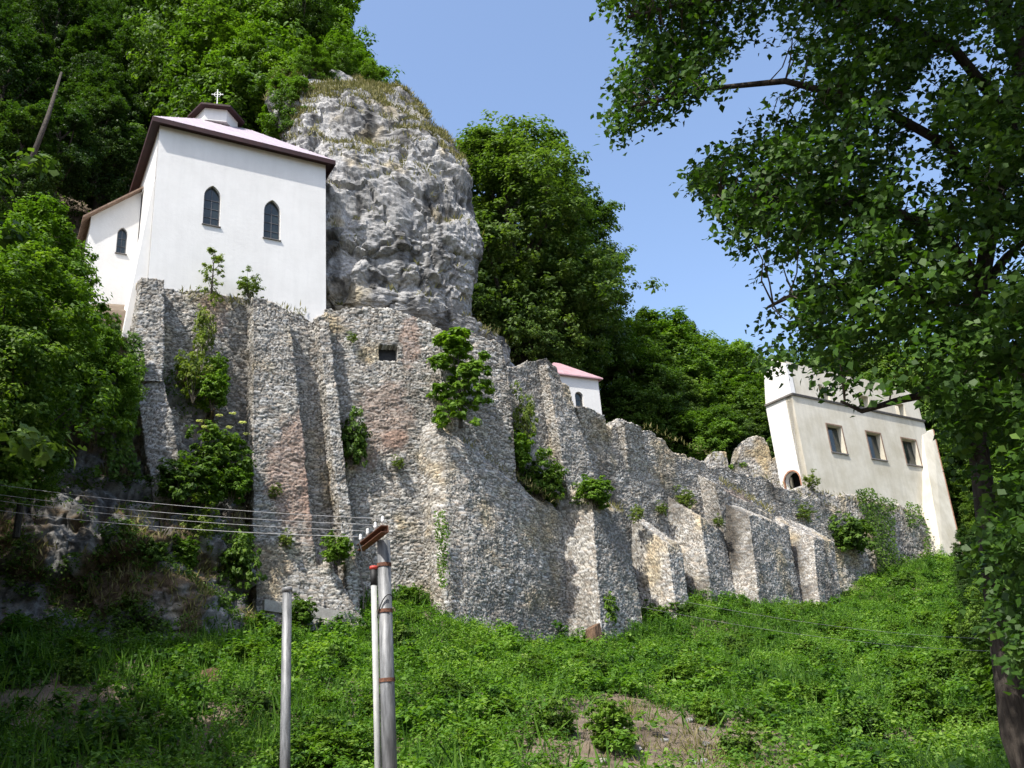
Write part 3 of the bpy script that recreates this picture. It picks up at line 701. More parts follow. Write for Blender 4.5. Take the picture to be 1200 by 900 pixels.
def glazed(root, pl, u, z, w, h, D, rec=.22, bars=(1, 3), pointed=True):
    o = pl.at(u, D - rec, z); e, n = pl.e, pl.n
    win = MB().sheet(arch(w + .06, h + .03, pointed=pointed), [], o - np.array([0, 0, .015]), e, n, .03).build('window', M['glass'], root)
    off = np.asarray(root.location)
    def sub(mb, name, mat):
        mb.v = [tuple(np.asarray(v) - off) for v in mb.v]; return mb.build(name, mat, win)
    fr = MB().sheet(arch(w - .004, h - .004, pointed=pointed), [shift(arch(w - .11, h - .12, pointed=pointed), 0, .05)], o + n * .05, e, n, .045)
    for i in range(bars[0]):
        x = -w / 2 + w * (i + 1) / (bars[0] + 1); fr.box(o + e * (x - .018) + n * .008 + np.array([0, 0, .04]), e * .036, n * .03, np.array([0, 0, h * .93 - .04]))
    for i in range(bars[1]):
        zz = h * .78 * (i + 1) / (bars[1] + .6); fr.box(o + e * (-w / 2 + .04) + n * .006 + np.array([0, 0, zz]), e * (w - .08), n * .028, np.array([0, 0, .034]))
    sub(fr, 'frame', M['frame'])
    s = MB(); so = pl.at(u, D - rec + .04, z - .06); s.hexa([so - e * (w / 2 + .05), so + e * (w / 2 + .05), so + e * (w / 2 + .05) + n * (rec + .05), so - e * (w / 2 + .05) + n * (rec + .05)],
        [so - e * (w / 2 + .05) + np.array([0, 0, .07]), so + e * (w / 2 + .05) + np.array([0, 0, .07]), so + e * (w / 2 + .05) + n * (rec + .05) + np.array([0, 0, .045]), so - e * (w / 2 + .05) + n * (rec + .05) + np.array([0, 0, .045])])
    sub(s, 'sill', M['sill'])
    return win

# ------------------------------------------------------------------ the chapel
CH = empty('chapel', C0, 'white hip-roofed chapel with two pointed windows on top of the stone wall', 'chapel')
LEN = float((C1 - C0)[:2] @ PC.e[:2]); ZE = 34.62; DEP = 9.0
wl = []
for (ul, ur, vt, vb, mid) in [(237.5, 257.5, 217, 264, 247.5), (309, 328.5, 234, 280, 318.5)]:
    u0, zb = wpos(PC, mid, vb); _, zt = wpos(PC, mid, vt); a, _ = wpos(PC, ul, (vt + vb) / 2); b, _ = wpos(PC, ur, (vt + vb) / 2); wl.append((u0, zb, b - a, zt - zb))
front = MB().sheet([(0, ZC - 2.2), (LEN, ZC - 2.2), (LEN, ZE), (0, ZE)], [shift(arch(w, h), u, z) for u, z, w, h in wl], PC.p, PC.e, PC.n, .5)
eb = -PC.n
front.box(PC.at(LEN - .5, -.5, ZC - 2.2), PC.e * .5, eb * (DEP - .5), np.array([0, 0, ZE - ZC + 2.2]))
front.box(PC.at(0, -DEP, ZC - 2.2), PC.e * (LEN - .5), eb * .4, np.array([0, 0, ZE - ZC + 2.2]))
# battered left flank
q = [PC.at(-.75, .0, ZC - 4.2), PC.at(.5, -.5, ZC - 4.2), PC.at(.5, -DEP, ZC - 4.2), PC.at(-.75, -DEP, ZC - 4.2)]
front.hexa([PC.at(0, -.002, ZC - 2.2), PC.at(.5, -.5, ZC - 2.2), PC.at(.5, -DEP, ZC - 2.2), PC.at(0, -DEP, ZC - 2.2)], [PC.at(0, -.002, ZE), PC.at(.5, -.5, ZE), PC.at(.5, -DEP, ZE), PC.at(0, -DEP, ZE)])
front.build('wall', M['plaster'], CH)
fl = MB(); fl.hexa([PC.at(-1.0, -.25, ZC - 3.6), PC.at(-.004, -.25, ZC - 3.6), PC.at(-.004, -3.0, ZC - 3.6), PC.at(-1.0, -3.0, ZC - 3.6)], [PC.at(-.05, -.25, ZC + 6), PC.at(-.004, -.25, ZC + 6), PC.at(-.004, -3.0, ZC + 6), PC.at(-.05, -3.0, ZC + 6)])
fl.build('flank_buttress', M['plaster'], CH)
for u, z, w, h in wl: glazed(CH, PC, u, z, w, h, 0)
# roof
OV = .48
ec = [PC.at(-OV, OV, ZE), PC.at(LEN + OV, OV, ZE), PC.at(LEN + OV, -DEP - OV, ZE), PC.at(-OV, -DEP - OV, ZE)]
RD = DEP / 2; pr = Plane(PC.at(0, -RD, 0), 59); rz = pr.px(248, 141)[2]
ri = [PC.at(3.4, -RD, rz), PC.at(LEN - 3.4, -RD, rz)]
up = np.array([0, 0, .14])
rf = MB(); rf.add([c + up for c in ec] + ri + [c for c in ec], [(0, 1, 5, 4), (1, 2, 5), (2, 3, 4, 5), (3, 0, 4)])
for k in np.linspace(0, 1, 20)[1:-1]:              # standing seams of the sheet-metal front slope
    a = lerp(ec[0], ec[1], k) + up; x = -OV + (LEN + 2 * OV) * k
    tt = min(1, (x + OV) / (3.4 + OV), (LEN + OV - x) / (3.4 + OV)); b = np.array([*(PC.at(x, OV - (RD + OV) * tt, 0)[:2]), ZE + .14 + (rz - ZE - .14) * tt])
    rf.tube([a + np.array([0, 0, .012]), b + np.array([0, 0, .012])], .018, 4)
roof = rf.build('roof', M['roofpink'], CH)
fa = MB()
ins = [PC.at(0.02, -.02, ZE - .02), PC.at(LEN - .02, -.02, ZE - .02), PC.at(LEN - .02, -DEP + .02, ZE - .02), PC.at(.02, -DEP + .02, ZE - .02)]
for i in range(4):
    j = (i + 1) % 4; c = (ec[0] + ec[2]) / 2
    a, b = ec[i], ec[j]; ia, ib = a + (c - a) * np.array([1, 1, 0]) * .012, b + (c - b) * np.array([1, 1, 0]) * .012
    fa.hexa([a - up * 1.2, b - up * 1.2, ib - up * 1.2, ia - up * 1.2], [a + up * .97, b + up * .97, ib + up * .97, ia + up * .97])
    fa.add([ia - up * .3, ib - up * .3, ins[j], ins[i]], [(0, 1, 2, 3)])
fb_ = fa.build('eave_board', M['fascia'], CH)
# lantern
lc = pr.px(253, 150); lc[2] = rz - .6
def ngon(c, r, z, n=6, a0=.3): return [np.array([c[0] + r * math.sin(a0 + 2 * math.pi * k / n), c[1] + r * math.cos(a0 + 2 * math.pi * k / n), z]) for k in range(n)]
zt = pr.px(253, 142)[2] + .12; A0 = math.radians(59 + 14)
def prism(mb, lo, hi): n = len(lo); return mb.add(lo + hi, [(i, (i + 1) % n, n + (i + 1) % n, n + i) for i in range(n)] + [tuple(range(n))[::-1], tuple(range(n, 2 * n))])
lw = prism(MB(), ngon(lc, 1.32, rz - .8, 6, A0), ngon(lc, 1.32, zt, 6, A0)).build('lantern', M['plaster'], CH)
lo = ngon(lc, 1.75, zt - .05, 6, A0); hi = ngon(lc, 1.75, zt + .08, 6, A0); apex = np.array([lc[0], lc[1], zt + .6]); off = np.asarray(CH.location)
lr = MB(); lr.add([p - off for p in lo + hi + [apex]], [(i, (i + 1) % 6, 6 + (i + 1) % 6, 6 + i) for i in range(6)] + [tuple(range(6))[::-1]] + [(6 + i, 6 + (i + 1) % 6, 12) for i in range(6)])
lr.build('lantern_roof', M['fascia'], lw)
cx = MB(); ap = apex - off; h = 1.75; r = .032; e = np.array([1.0, .15, 0])
cx.tube([ap - np.array([0, 0, .1]), ap + np.array([0, 0, h])], r, 6); cc = ap + np.array([0, 0, h - .36]); cx.tube([cc - e * .33, cc + e * .33], r, 6)
cx.tube([cc + .2 * (math.cos(t) * e + math.sin(t) * np.array([0, 0, 1])) for t in np.linspace(0, 2 * math.pi, 17)], .018, 5)
for d in (-e * .33, e * .33, np.array([0, 0, .36])): cx.tube([cc + d * .85, cc + d * 1.05, cc + d * 1.12], [.03, .055, .02], 6)
cx.build('cross', M['whitepaint'], lw)

# annex
PL = Plane(C0, -31 + 180)                                # left flank plane, u runs towards the viewer
qa = Plane(C0, -31).px(165, 226); DA = float((qa - C0)[:2] @ eb[:2]); DA = min(max(DA, 2.2), 5.0)
pa = Plane(PC.at(0, -DA, 0), 59)
ua, za = wpos(pa, 107, 252); ur, zr = wpos(pa, 166, 222); ww0, wz0 = wpos(pa, 141.5, 297); _, wz1 = wpos(pa, 141.5, 266); wa, _ = wpos(pa, 135.5, 282); wb, _ = wpos(pa, 147.5, 282)
AN = MB(); ztl, ztr = za - .1, zr - .15
hw = [shift(arch(wb - wa, wz1 - wz0), ww0, wz0)]
AN.sheet([(ua, ZC - 3.2), (-.06, ZC - 3.2), (-.06, ztr + .0), (ua, ztl)], hw, pa.p, pa.e, pa.n, .4)
AN.hexa([pa.at(ua, -.4, ZC - 3.2), pa.at(ua + .4, -.4, ZC - 3.2), pa.at(ua + .4, -4, ZC - 3.2), pa.at(ua, -4, ZC - 3.2)], [pa.at(ua, -.4, ztl), pa.at(ua + .4, -.4, ztl + .25), pa.at(ua + .4, -4, ztl + .25), pa.at(ua, -4, ztl)])
an = AN.build('annex', M['plaster'], CH)
ar = MB(); s_ = (ztr - ztl) / (-.06 - ua); o1 = np.array([0, 0, .12])
def ap_(u, D): return pa.at(u, D, ztl + (u - ua) * s_ + .01) - off
lo = [ap_(ua - .45, .42), ap_(-.03, .42), ap_(-.03, -4.3), ap_(ua - .45, -4.3)]
ar.hexa(lo, [p + o1 for p in lo]); ar.build('annex_roof', M['oldwood'], an)
wz = MB().sheet(arch(wb - wa + .06, wz1 - wz0 + .03), [], pa.at(ww0, -.2, wz0 - .015), pa.e, pa.n, .03)
glazed(CH, pa, ww0, wz0, wb - wa, wz1 - wz0, 0, rec=.2, bars=(1, 2))

# ------------------------------------------------------------------ little white house behind the curtain wall
plh = Plane(PM.px(690, 470, -7), 62)
H = empty('small_house', plh.px(690, 478), 'small white house with rose hipped roof peeping over the curtain wall', 'house')
u0, z0 = wpos(plh, 664, 470); u1, z1 = wpos(plh, 704, 473); _, zt = wpos(plh, 664, 441); _, zt2 = wpos(plh, 704, 446); zt = (zt + zt2) / 2
u0 -= 1.2
uw, zwt = wpos(plh, 678, 459); ww_, _ = wpos(plh, 683, 459); w = .75
hb = MB().sheet([(u0, z0 - 4), (u1, z0 - 4), (u1, zt), (u0, zt)], [shift(arch(w, 1.25, pointed=False), uw, zwt - 1.25)], plh.p, plh.e, plh.n, .35)
hb.box(plh.at(u0, -.35, z0 - 4), plh.e * .35, -plh.n * 4, np.array([0, 0, zt - z0 + 4])); hb.box(plh.at(u1 - .35, -.35, z0 - 4), plh.e * .35, -plh.n * 4, np.array([0, 0, zt - z0 + 4])); hb.box(plh.at(u0 + .35, -4, z0 - 4), plh.e * (u1 - u0 - .7), -plh.n * .35, np.array([0, 0, zt - z0 + 4]))
hb.build('wall', M['plaster'], H)
glazed(H, plh, uw, zwt - 1.25, w, 1.25, 0, rec=.25, bars=(0, 1), pointed=False)
ho = .3; E_ = [plh.at(u0 - ho, ho, zt), plh.at(u1 + ho, ho, zt), plh.at(u1 + ho, -4.35 - ho, zt), plh.at(u0 - ho, -4.35 - ho, zt)]
um = (u0 + u1) / 2; rg = [plh.at(um - .5, -2.2, zt + 2.15), plh.at(um + .1, -2.2, zt + 2.15)]; U2 = np.array([0, 0, .1])
MB().add([p for p in E_] + [p + U2 for p in E_] + rg, [(3, 2, 1, 0), (0, 1, 5, 4), (1, 2, 6, 5), (2, 3, 7, 6), (3, 0, 4, 7), (4, 5, 9, 8), (5, 6, 9), (6, 7, 8, 9), (7, 4, 8)]).build('roof', M['roofrose'], H)

# ------------------------------------------------------------------ roofless building at the right
RB = empty('ruined_building', PB.px(1010, 580), 'roofless cream and white building with window openings at the right end of the ruin', 'building')
ul, _ = wpos(PB, 942, 530); ulb, zb = wpos(PB, 948, 560); ur, _ = wpos(PB, 1089, 520); _, zs = wpos(PB, 967, 463.5); _, zs2 = wpos(PB, 1090, 500); zs = (zs + zs2) / 2
_, ztp = wpos(PB, 985, 440); _, ztp2 = wpos(PB, 1040, 449); ztp = (ztp + ztp2) / 2
uL = ul - .1; uR = ur; th = .75; z00 = zb - 3.2
def hole_px(l, r, t, b):
    m_ = (l + r) / 2; a, _ = wpos(PB, l, (t + b) / 2); c, _ = wpos(PB, r, (t + b) / 2); u_, zt_ = wpos(PB, m_, t); _, zb_ = wpos(PB, m_, b); return (a, c, zb_, zt_)
lows = [hole_px(971.5, 988, 497, 527), hole_px(1018.5, 1034.5, 508, 538), hole_px(1060.5, 1076.5, 518, 546)]
zl0 = np.mean([h_[2] for h_ in lows]); zl1 = np.mean([h_[3] for h_ in lows])
ups = [hole_px(960, 971, 440, 463), hole_px(1006, 1018, 449, 476), hole_px(1049, 1060, 459, 487)]
rect = lambda a, c, b, t: [(a, b), (c, b), (c, t), (a, t)]
HL = [rect(a, c, zl0, zl1) for a, c, _, _ in lows]; zu0 = zs + .02
mb = MB().sheet([(uL, z00), (uR, z00), (uR, zs), (uL, zs)], HL, PB.p, PB.e, PB.n, th)
mb.build('wall', M['cream'], RB)
# upper storey, set back a little, broken top edge
topl = [(uR, zs), (uR, ztp - .9), (uR - .5, ztp - .35), (uR - 1.8, ztp - .05)] + [(uR - 1.8 - k * .9, ztp + (.12 if k % 2 else -.06) * (1 if k % 3 else .4)) for k in range(1, max(2, int((uR - uL - 2.2) / .9)))] + [(uL + .02, ztp + .1), (uL + .02, zs)]
ub = MB().sheet([(a, b) for a, b in topl][::-1] if False else topl, [rect(a, c, zs + .12, zs + .12 + 1.35) for a, c, _, _ in ups if a > uL + .4 and c < uR - .3], PB.at(0, -.12, 0), PB.e, PB.n, th - .12)
ub.build('upper_storey', M['cream'], RB)
sc_ = MB(); sc_.box(PB.at(uL - .05, -.1, zs - .16), PB.e * (uR - uL + .1), PB.n * .24, np.array([0, 0, .1])); sc_.box(PB.at(uL - .05, -.1, zs - .055), PB.e * (uR - uL + .1), PB.n * .3, np.array([0, 0, .07])); sc_.build('string_course', M['sill'], RB)
# white gable on the left side, with the arched opening at its foot
PG = Plane(PB.at(uL, 0, 0), 55 - 90 + 180)              # u runs towards the viewer, n points left
GD = 3.1; zg = zb + .45
gar = shift(arch(1.7, 1.5, pointed=False), -1.75, zg - .9)
gpts = [(-GD, z00), (-.004, z00), (-.004, zs), (-.004, ztp - .2), (-.6, ztp + .1), (-1.1, ztp + .8), (-1.8, ztp + .6), (-2.5, ztp + .2), (-GD, zs - .1)]
gb = MB().sheet(gpts, [gar], PG.p, PG.e, PG.n, .6)
gb.build('gable_wall', M['cream_white'], RB)
gs = MB(); gs.box(PG.at(-GD, -.05, zs - .16), PG.e * (GD + .1), PG.n * .2, np.array([0, 0, .16])); gs.build('string_course', M['sill'], RB)
ga = MB().sheet(shift(arch(1.96, 1.63, pointed=False), 0, 0), [shift(arch(1.7, 1.5, pointed=False), 0, 0)], PG.at(-1.75, .03, zg - .9), PG.e, PG.n, .2); ga.build('arch_ring', M['brickedge'], RB)
gd = MB(); gd.box(PG.at(-2.9, -1.6, zg - 1.3), PG.e * 2.2, -PG.n * .1, np.array([0, 0, 2.2])); gd.build('arch_shade_panel', M['black'], RB)  # black sheet gives the arch its shaded depth
# right cross wall, battered pillar with brick edge
mb = MB(); mb.box(PB.at(uR - .6, -th - .002, z00), PB.e * .6, -PB.n * 3.6, np.array([0, 0, ztp - .8 - z00])); mb.box(PB.at(uL + .6, -4.6, z00), PB.e * (uR - uL - 1.2), -PB.n * .5, np.array([0, 0, zl0 - 1.2 - z00])); mb.build('cross_wall', M['cream'], RB)
pt0 = PB.px(1081, 510, .03); pt1 = PB.px(1093, 503, .03); pb0 = PB.px(1104, 658, 2.3); pb1 = PB.px(1131, 664, 2.3); dn = np.array([0, 0, 1.2])
def bkp(p, d): return p - PB.n * d
MB().hexa([pb0 - dn, pb1 - dn, bkp(pb1, 3.2) - dn, bkp(pb0, 3.2) - dn], [pt0, pt1, bkp(pt1, .8), bkp(pt0, .8)]).build('battered_pillar', M['cream'], RB)
k = PB.e * .012; w2 = PB.e * .16
MB().hexa([pb1 - dn + k, pb1 - dn + k + w2, bkp(pb1, 3.0) - dn + k + w2, bkp(pb1, 3.0) - dn + k], [pt1 + k, pt1 + k + w2, bkp(pt1, .8) + k + w2, bkp(pt1, .8) + k]).build('brick_edge', M['brickedge'], RB)
for a, c, _, _ in lows:
    fr = MB(); o = PB.at(a, 0, zl0); W_ = c - a; h_ = zl1 - zl0; Z = np.array([0, 0, 1.0])
    for (p, x, z) in ((o - PB.e * .14 - Z * .02, .13, h_ + .16), (o + PB.e * (W_ + .01) - Z * .02, .13, h_ + .16)): fr.box(p + PB.n * .004, PB.e * x, PB.n * .035, Z * z)
    fr.box(o + Z * (h_ + .012) + PB.n * .005 - PB.e * .008, PB.e * (W_ + .016), PB.n * .034, Z * .125)
    f_ = fr.build('window_frame', M['oldwood'], RB)
    off2 = np.asarray(RB.location); s = MB(); s.box(o - PB.e * .16 - Z * .16 - off2 - PB.n * .3, PB.e * (W_ + .32), PB.n * .42, Z * .12); s.build('sill', M['sill'], f_)
    g_ = MB(); g_.box(o - off2 + PB.n * (-.5) + PB.e * .0 + Z * .0, PB.e * W_, -PB.n * .03, Z * h_); g_.build('opening_shade_sheet', M['glass'], f_)  # dark glass sheet added so the window opening reads dark inside

# ------------------------------------------------------------------ poles and wires
def pole_pos(u, dist): d = ray(u, 890); return d[:2] * dist
px_, py_ = pole_pos(456, 15.0); zg = gz(px_, py_)
UP = empty('utility_pole', (px_, py_, zg), 'thick grey metal utility pole with rusty cross-arm and a white pipe beside it', 'pole')
ztop = (ray(452, 634) * math.hypot(px_, py_))[2]
RP = .125
b_ = np.array([px_, py_, zg - .3]); t_ = np.array([px_, py_, ztop])
mb = MB(); mb.tube([b_, t_], [RP, RP * .82], 24); mb.build('shaft', M['pole'], UP, True)
for v in (662, 716, 797):
    z = (ray(455, v) * math.hypot(px_, py_))[2]; q = (z - zg) / (ztop - zg); r = RP * (1 - .18 * q)
    MB().tube([np.array([px_, py_, z - .028]), np.array([px_, py_, z + .028])], r + .012, 24).build('band', M['rust'], UP)
hd = math.hypot(px_, py_)
A = ray(424, 641) * (hd - .25); B = ray(463, 618) * (hd - .3); 
B = np.array([px_ + .1, py_ - .55, 0]); B[2] = (ray(462, 619) * math.hypot(B[0], B[1]))[2]; A = np.array([px_ - .47, py_ + .5, 0]); A[2] = (ray(423, 642) * math.hypot(A[0], A[1]))[2]
ax = unit(B - A); sd = unit(np.cross(ax, [0, 0, 1.0])); upv = np.cross(sd, ax); L_ = np.linalg.norm(B - A)
ca = MB(); ca.box(A - sd * .07 - upv * .055, ax * L_, sd * .012, upv * .11); ca.box(A - sd * .0575 - upv * .055, ax * L_, sd * .11, upv * .012); ca.box(A - sd * .0575 + upv * .043, ax * L_, sd * .11, upv * .012)
for k in range(6): ca.tube([A + ax * L_ * (k + .5) / 6 - sd * .06, A + ax * L_ * (k + .5) / 6 - sd * .09], .018, 6)
ca.build('cross_arm', M['rust'], UP)
INS = []
for k in (.04, .34, .66, .95):
    p = A + ax * L_ * k + upv * .05; c_ = MB().tube([p, p + upv * .06, p + upv * .07, p + upv * .1, p + upv * .12, p + upv * .15, p + upv * .17], [.010, .010, .026, .03, .02, .025, .010], 10); c_.build('insulator', M['porcelain'], UP, True); INS.append(p + upv * .125)
pd = ray(442.5, 890)[:2] * (hd - .02); pz = (ray(441, 686) * hd)[2]
pi_ = MB().tube([np.array([pd[0], pd[1], zg - .2]), np.array([pd[0], pd[1], pz])], .048, 14).build('service_pipe', M['pipe'], UP, True)
ofu = np.asarray(UP.location); pl_ = np.array([pd[0], pd[1], pz]) - ofu
MB().tube([pl_, pl_ + np.array([0, 0, .24]), pl_ + np.array([0, 0, .245])], [.052, .055, .03], 14).build('sleeve', M['black'], pi_, True)
MB().tube([pl_ + np.array([0, 0, .245]), pl_ + np.array([0, 0, .27]), pl_ + np.array([0, 0, .30]), pl_ + np.array([0, 0, .31])], [.05, .07, .06, .02], 12).build('red_cap', M['redcap'], pi_, True)
pt = np.array([pd[0], pd[1], pz + .3]); cb = MB()
cb.tube([pt, pt + [-.03, -.02, .12], pt + [-.16, -.03, .2], pt + [-.24, .1, .42], A + [0, 0, -.05]], .009, 6)
cb.build('cable', M['black'], UP); cb = MB(); cb.tube([A + [0, 0, -.05], A + [-.09, 0, -.2], A + [.0, -.02, -.42], A + [.06, -.02, -.75], A + [.04, -.02, -1.0]], .009, 6)
def on_pole(u, v): z = (ray(u, v) * hd)[2]; return np.array([px_, py_, z])
cb.build('cable', M['black'], UP); cb = MB(); cc = []
for k in range(9):
    t = k / 8; an = -2.6 + t * 2.4; z = on_pole(455, 724 - 26 * math.sin(t * 2.2))[2]; cc.append(np.array([px_ + .135 * math.cos(an), py_ + .135 * math.sin(an), z]))
cb.tube(cc, .009, 6); cb.build('cable', M['black'], UP)

qx, qy = pole_pos(334, 14.6); zq = gz(qx, qy); zt_ = (ray(335, 690) * math.hypot(qx, qy))[2]
SP = empty('slim_pole', (qx, qy, zq), 'plain slim pale grey pole standing alone left of the rusty-armed pole', 'pole')
MB().tube([np.array([qx, qy, zq - .3]), np.array([qx, qy, zt_])], [.076, .068], 20).build('shaft', M['pole'], SP, True)
MB().tube([np.array([qx, qy, zt_ - .05]), np.array([qx, qy, zt_ + .012]), np.array([qx, qy, zt_ + .022])], [.078, .078, .06], 20).build('pole_cap', M['pole'], SP, True)

def wire(p, q, sag, r, label, group):
    pts = [lerp(p, q, t) - np.array([0, 0, sag * 4 * t * (1 - t)]) for t in np.linspace(0, 1, 33)]
    tag(MB().tube(pts, r, 5).build('power_line', M['wire'], loc=tuple(p), smooth=True), label, 'wire', group)
nmL = ['topmost of the four wires running left from the rusty cross-arm', 'second highest of the four wires running left from the rusty cross-arm', 'third highest of the four wires running left from the rusty cross-arm', 'lowest and thickest of the four wires running left from the rusty cross-arm']
for k, v in enumerate((561, 573, 580, 592)):
    ins = INS[3 - k] if k < 3 else INS[0]
    d = ray(-60, v - 2) * 22.0
    wire(ins, d, .12, .0042 if k < 3 else .0058, nmL[k], 'wires running left from the pole')
for k, (v, nm) in enumerate(((742, 'upper of the two thin wires crossing the wall to the right of the pole'), (757, 'lower of the two thin wires crossing the wall to the right of the pole'))):
    d = ray(1260, v + 6) * 26.0; wire(INS[2 - 2 * k], d, .55, .003, nm, 'wires running right from the pole')

# ------------------------------------------------------------------ undergrowth on the slope
bare = [(ground_px(768, 868), 4.3, 1.45), (ground_px(735, 835), 1.3, 1.2), (ground_px(820, 880), 1.3, 1.2), (ground_px(265, 855), 1.1, .9), (ground_px(60, 830), 2.2, 1.0), (ground_px(150, 855), 1.2, .6), (ground_px(890, 905), 1.4, 1.0), (ground_px(1050, 705), .8, .8)]
def undergrowth():
    n = 70000
    x = RS.uniform(-34, 50, n); y = RS.uniform(13, 86, n); s = sdist(x, y); z = ground(x, y)
    u, v = proj_many(np.stack([x, y, z], 1)); keep = (s > 1.0) & (u > -120) & (u < 1330) & (v < 1010)
    x, y, z, s = x[keep], y[keep], z[keep], s[keep]
    q = np.stack([x * .33, y * .33, x * 0], 1); dn = fbm(q, 4, 17)
    k = np.ones(len(x))
    for (p, rx, am) in bare: k *= 1 - am * .75 * (1 - sstep(.45, 1.0, np.hypot(x - p[0], (y - p[1]) * .75) / rx / 1.1 + .3 * dn))
    keep = RS.random(len(x)) < np.clip(k * np.clip(.62 + .9 * (dn + .4), .5, 1), .04, 1)
    x, y, z, dn, s = x[keep], y[keep], z[keep], dn[keep], s[keep]; n = len(x)
    F1, F2, rid = voronoi(np.stack([x / 1.25, y / 1.25, x * 0 + .5], 1) + np.stack([dn, -dn, dn * 0], 1) * .4, 9, .95); G1, G2, rig = voronoi(np.stack([x / .62, y / .62, x * 0 + .5], 1), 14, .95)
    dome = np.clip(1 - (F1 / .72) ** 2, 0, 1) * (rid ** .8); dom2 = np.clip(1 - (G1 / .72) ** 2, 0, 1) * rig
    hgt = .16 + 1.25 * dome + .45 * dom2 * (1 - dome) + .12 * RS.random(n)
    big = (rid * 5.37 % 1.0) * 1.6 - .8
    rad = RS.uniform(.16, .36, n)
    C = np.stack([x, y, z + hgt * RS.random(n) ** .35], 1); tone = np.clip(.42 + .55 * dn + .3 * big + RS.normal(size=n) * .18, .03, .97)
    per = 20; P, Nn, lv = clumpy(C, rad, per, .1, flat=.8, updir=1.15, tone=tone)
    P[:, 2] -= np.abs(RS.normal(size=len(P))) * .06
    big2 = np.repeat((rid * 3.91 % 1.0) > .7, per)
    sz = np.where(big2, RS.uniform(.12, .24, len(P)), RS.uniform(.06, .14, len(P)))
    o = link('undergrowth', leaves(P, Nn, sz, lv, M['leaf_under'], 'undergrowth')); tag(o, 'dense leafy green undergrowth covering the slope below the ruin', 'undergrowth', kind='stuff')
    m = 62000; i = RS.integers(0, n, m); Cc = np.stack([x[i], y[i], z[i]], 1) + RS.normal(size=(m, 3)) * np.array([.35, .35, 0]); Cc[:, 2] = ground(Cc[:, 0], Cc[:, 1]) + .1; kk = sdist(Cc[:, 0], Cc[:, 1]) > .7
    for (p, rx, am) in bare: kk &= (np.hypot(Cc[:, 0] - p[0], (Cc[:, 1] - p[1]) * .75) > rx * (.75 + .35 * RS.random(m))) | (RS.random(m) < .18)
    Cc = Cc[kk]
    P, Nn, lv = clumpy(Cc, np.full(len(Cc), .22), 8, .1, flat=.5, updir=1.4, tone=np.repeat(.35, len(Cc)) + RS.normal(size=len(Cc)) * .1)
    link('undergrowth_carpet', leaves(P, Nn, RS.uniform(.09, .19, len(P)), lv, M['leaf_under'], 'undergrowth_carpet'), o)
    # grass stalks among it
    wt = np.clip(.15 + 2.2 * sstep(.0, .35, -dn), .05, 2); m = 42000; i = RS.choice(n, m, p=wt / wt.sum()); pts = np.stack([x[i], y[i], z[i]], 1) + RS.normal(size=(m, 3)) * np.array([.5, .5, 0]); pts[:, 2] = ground(pts[:, 0], pts[:, 1])
    keep = sdist(pts[:, 0], pts[:, 1]) > .8
    grass_blades(pts[keep], 'slope_grass', (.35, 1.05), M['leaf_under'], 'long grass stalks growing among the undergrowth on the slope', 'grass', .07)
    # dry litter on the bare patches
    L = []
    for (p, rx, am) in bare:
        k = int(260 * rx); a = RS.normal(size=(k, 2)) * rx * .5; L.append(np.stack([p[0] + a[:, 0], p[1] + a[:, 1], np.zeros(k)], 1))
    L = np.concatenate(L); L[:, 2] = ground(L[:, 0], L[:, 1]) + .03
    grass_blades(L, 'dry_litter', (.1, .32), M['grass'], 'dry straw-coloured stalks lying on the bare patches of the slope', 'litter', .12)
undergrowth()

def forest_floor():
    n = 30000; x = RS.uniform(-66, 62, n); y = RS.uniform(36, 112, n); s = sdist(x, y); z = ground(x, y); u, v = proj_many(np.stack([x, y, z], 1))
    q = np.stack([x - PC.p[0], y - PC.p[1]], 1); a_ = q @ PC.e[:2]; b_ = -(q @ PC.n[:2]); ch = (a_ > -4.2) & (a_ < 12) & (b_ > -2) & (b_ < 10)
    q = np.stack([x - PB.p[0], y - PB.p[1]], 1); a_ = q @ PB.e[:2]; b_ = -(q @ PB.n[:2]); rb = (a_ > -1) & (a_ < 22) & (b_ > -2) & (b_ < 6)
    keep = (s < -1.2) & (u > -80) & (u < 1280) & ~ch & ~rb & ((u < 420) | (u > 640)); x, y, z = x[keep], y[keep], z[keep]; n = len(x)
    P, Nn, lv = clumpy(np.stack([x, y, z + RS.uniform(.1, 1.0, n)], 1), RS.uniform(.4, .9, n), 14, .2, flat=.7, updir=.8)
    tag(link('forest_floor', leaves(P, Nn, RS.uniform(.14, .3, len(P)), lv * .8, M['leaf_deep'], 'forest_floor')), 'dark leafy undergrowth beneath the trees of the wood', 'undergrowth', kind='stuff')
forest_floor()

# individual shrubs on the slope
SL = 'round leafy shrub in the undergrowth on the slope below the ruin'
for i, (u, v, sc) in enumerate([(205, 812, .7), (150, 880, .7), (330, 760, .75), (300, 842, .6), (480, 712, .75), (465, 760, .8), (560, 770, .6), (620, 800, .75), (590, 850, .6), (690, 800, .8), (700, 760, .7), (650, 862, .65), (720, 880, .9), (860, 780, .7), (830, 850, .6), (900, 850, .55), (960, 800, .7), (985, 745, .6),
                              (930, 730, .6), (770, 720, .7), (820, 715, .6), (1010, 870, .7), (1060, 800, .8), (520, 820, .6), (440, 850, .7), (390, 790, .65), (240, 780, .6), (90, 800, .6), (560, 890, .6), (870, 890, .6), (780, 770, .55), (640, 745, .6)]):
    p = ground_px(u, v); plant('bush', i % 2, 'shrub', 'shrub', p - np.array([0, 0, .15]), sc, SL, 'shrubs on the slope below the ruin')

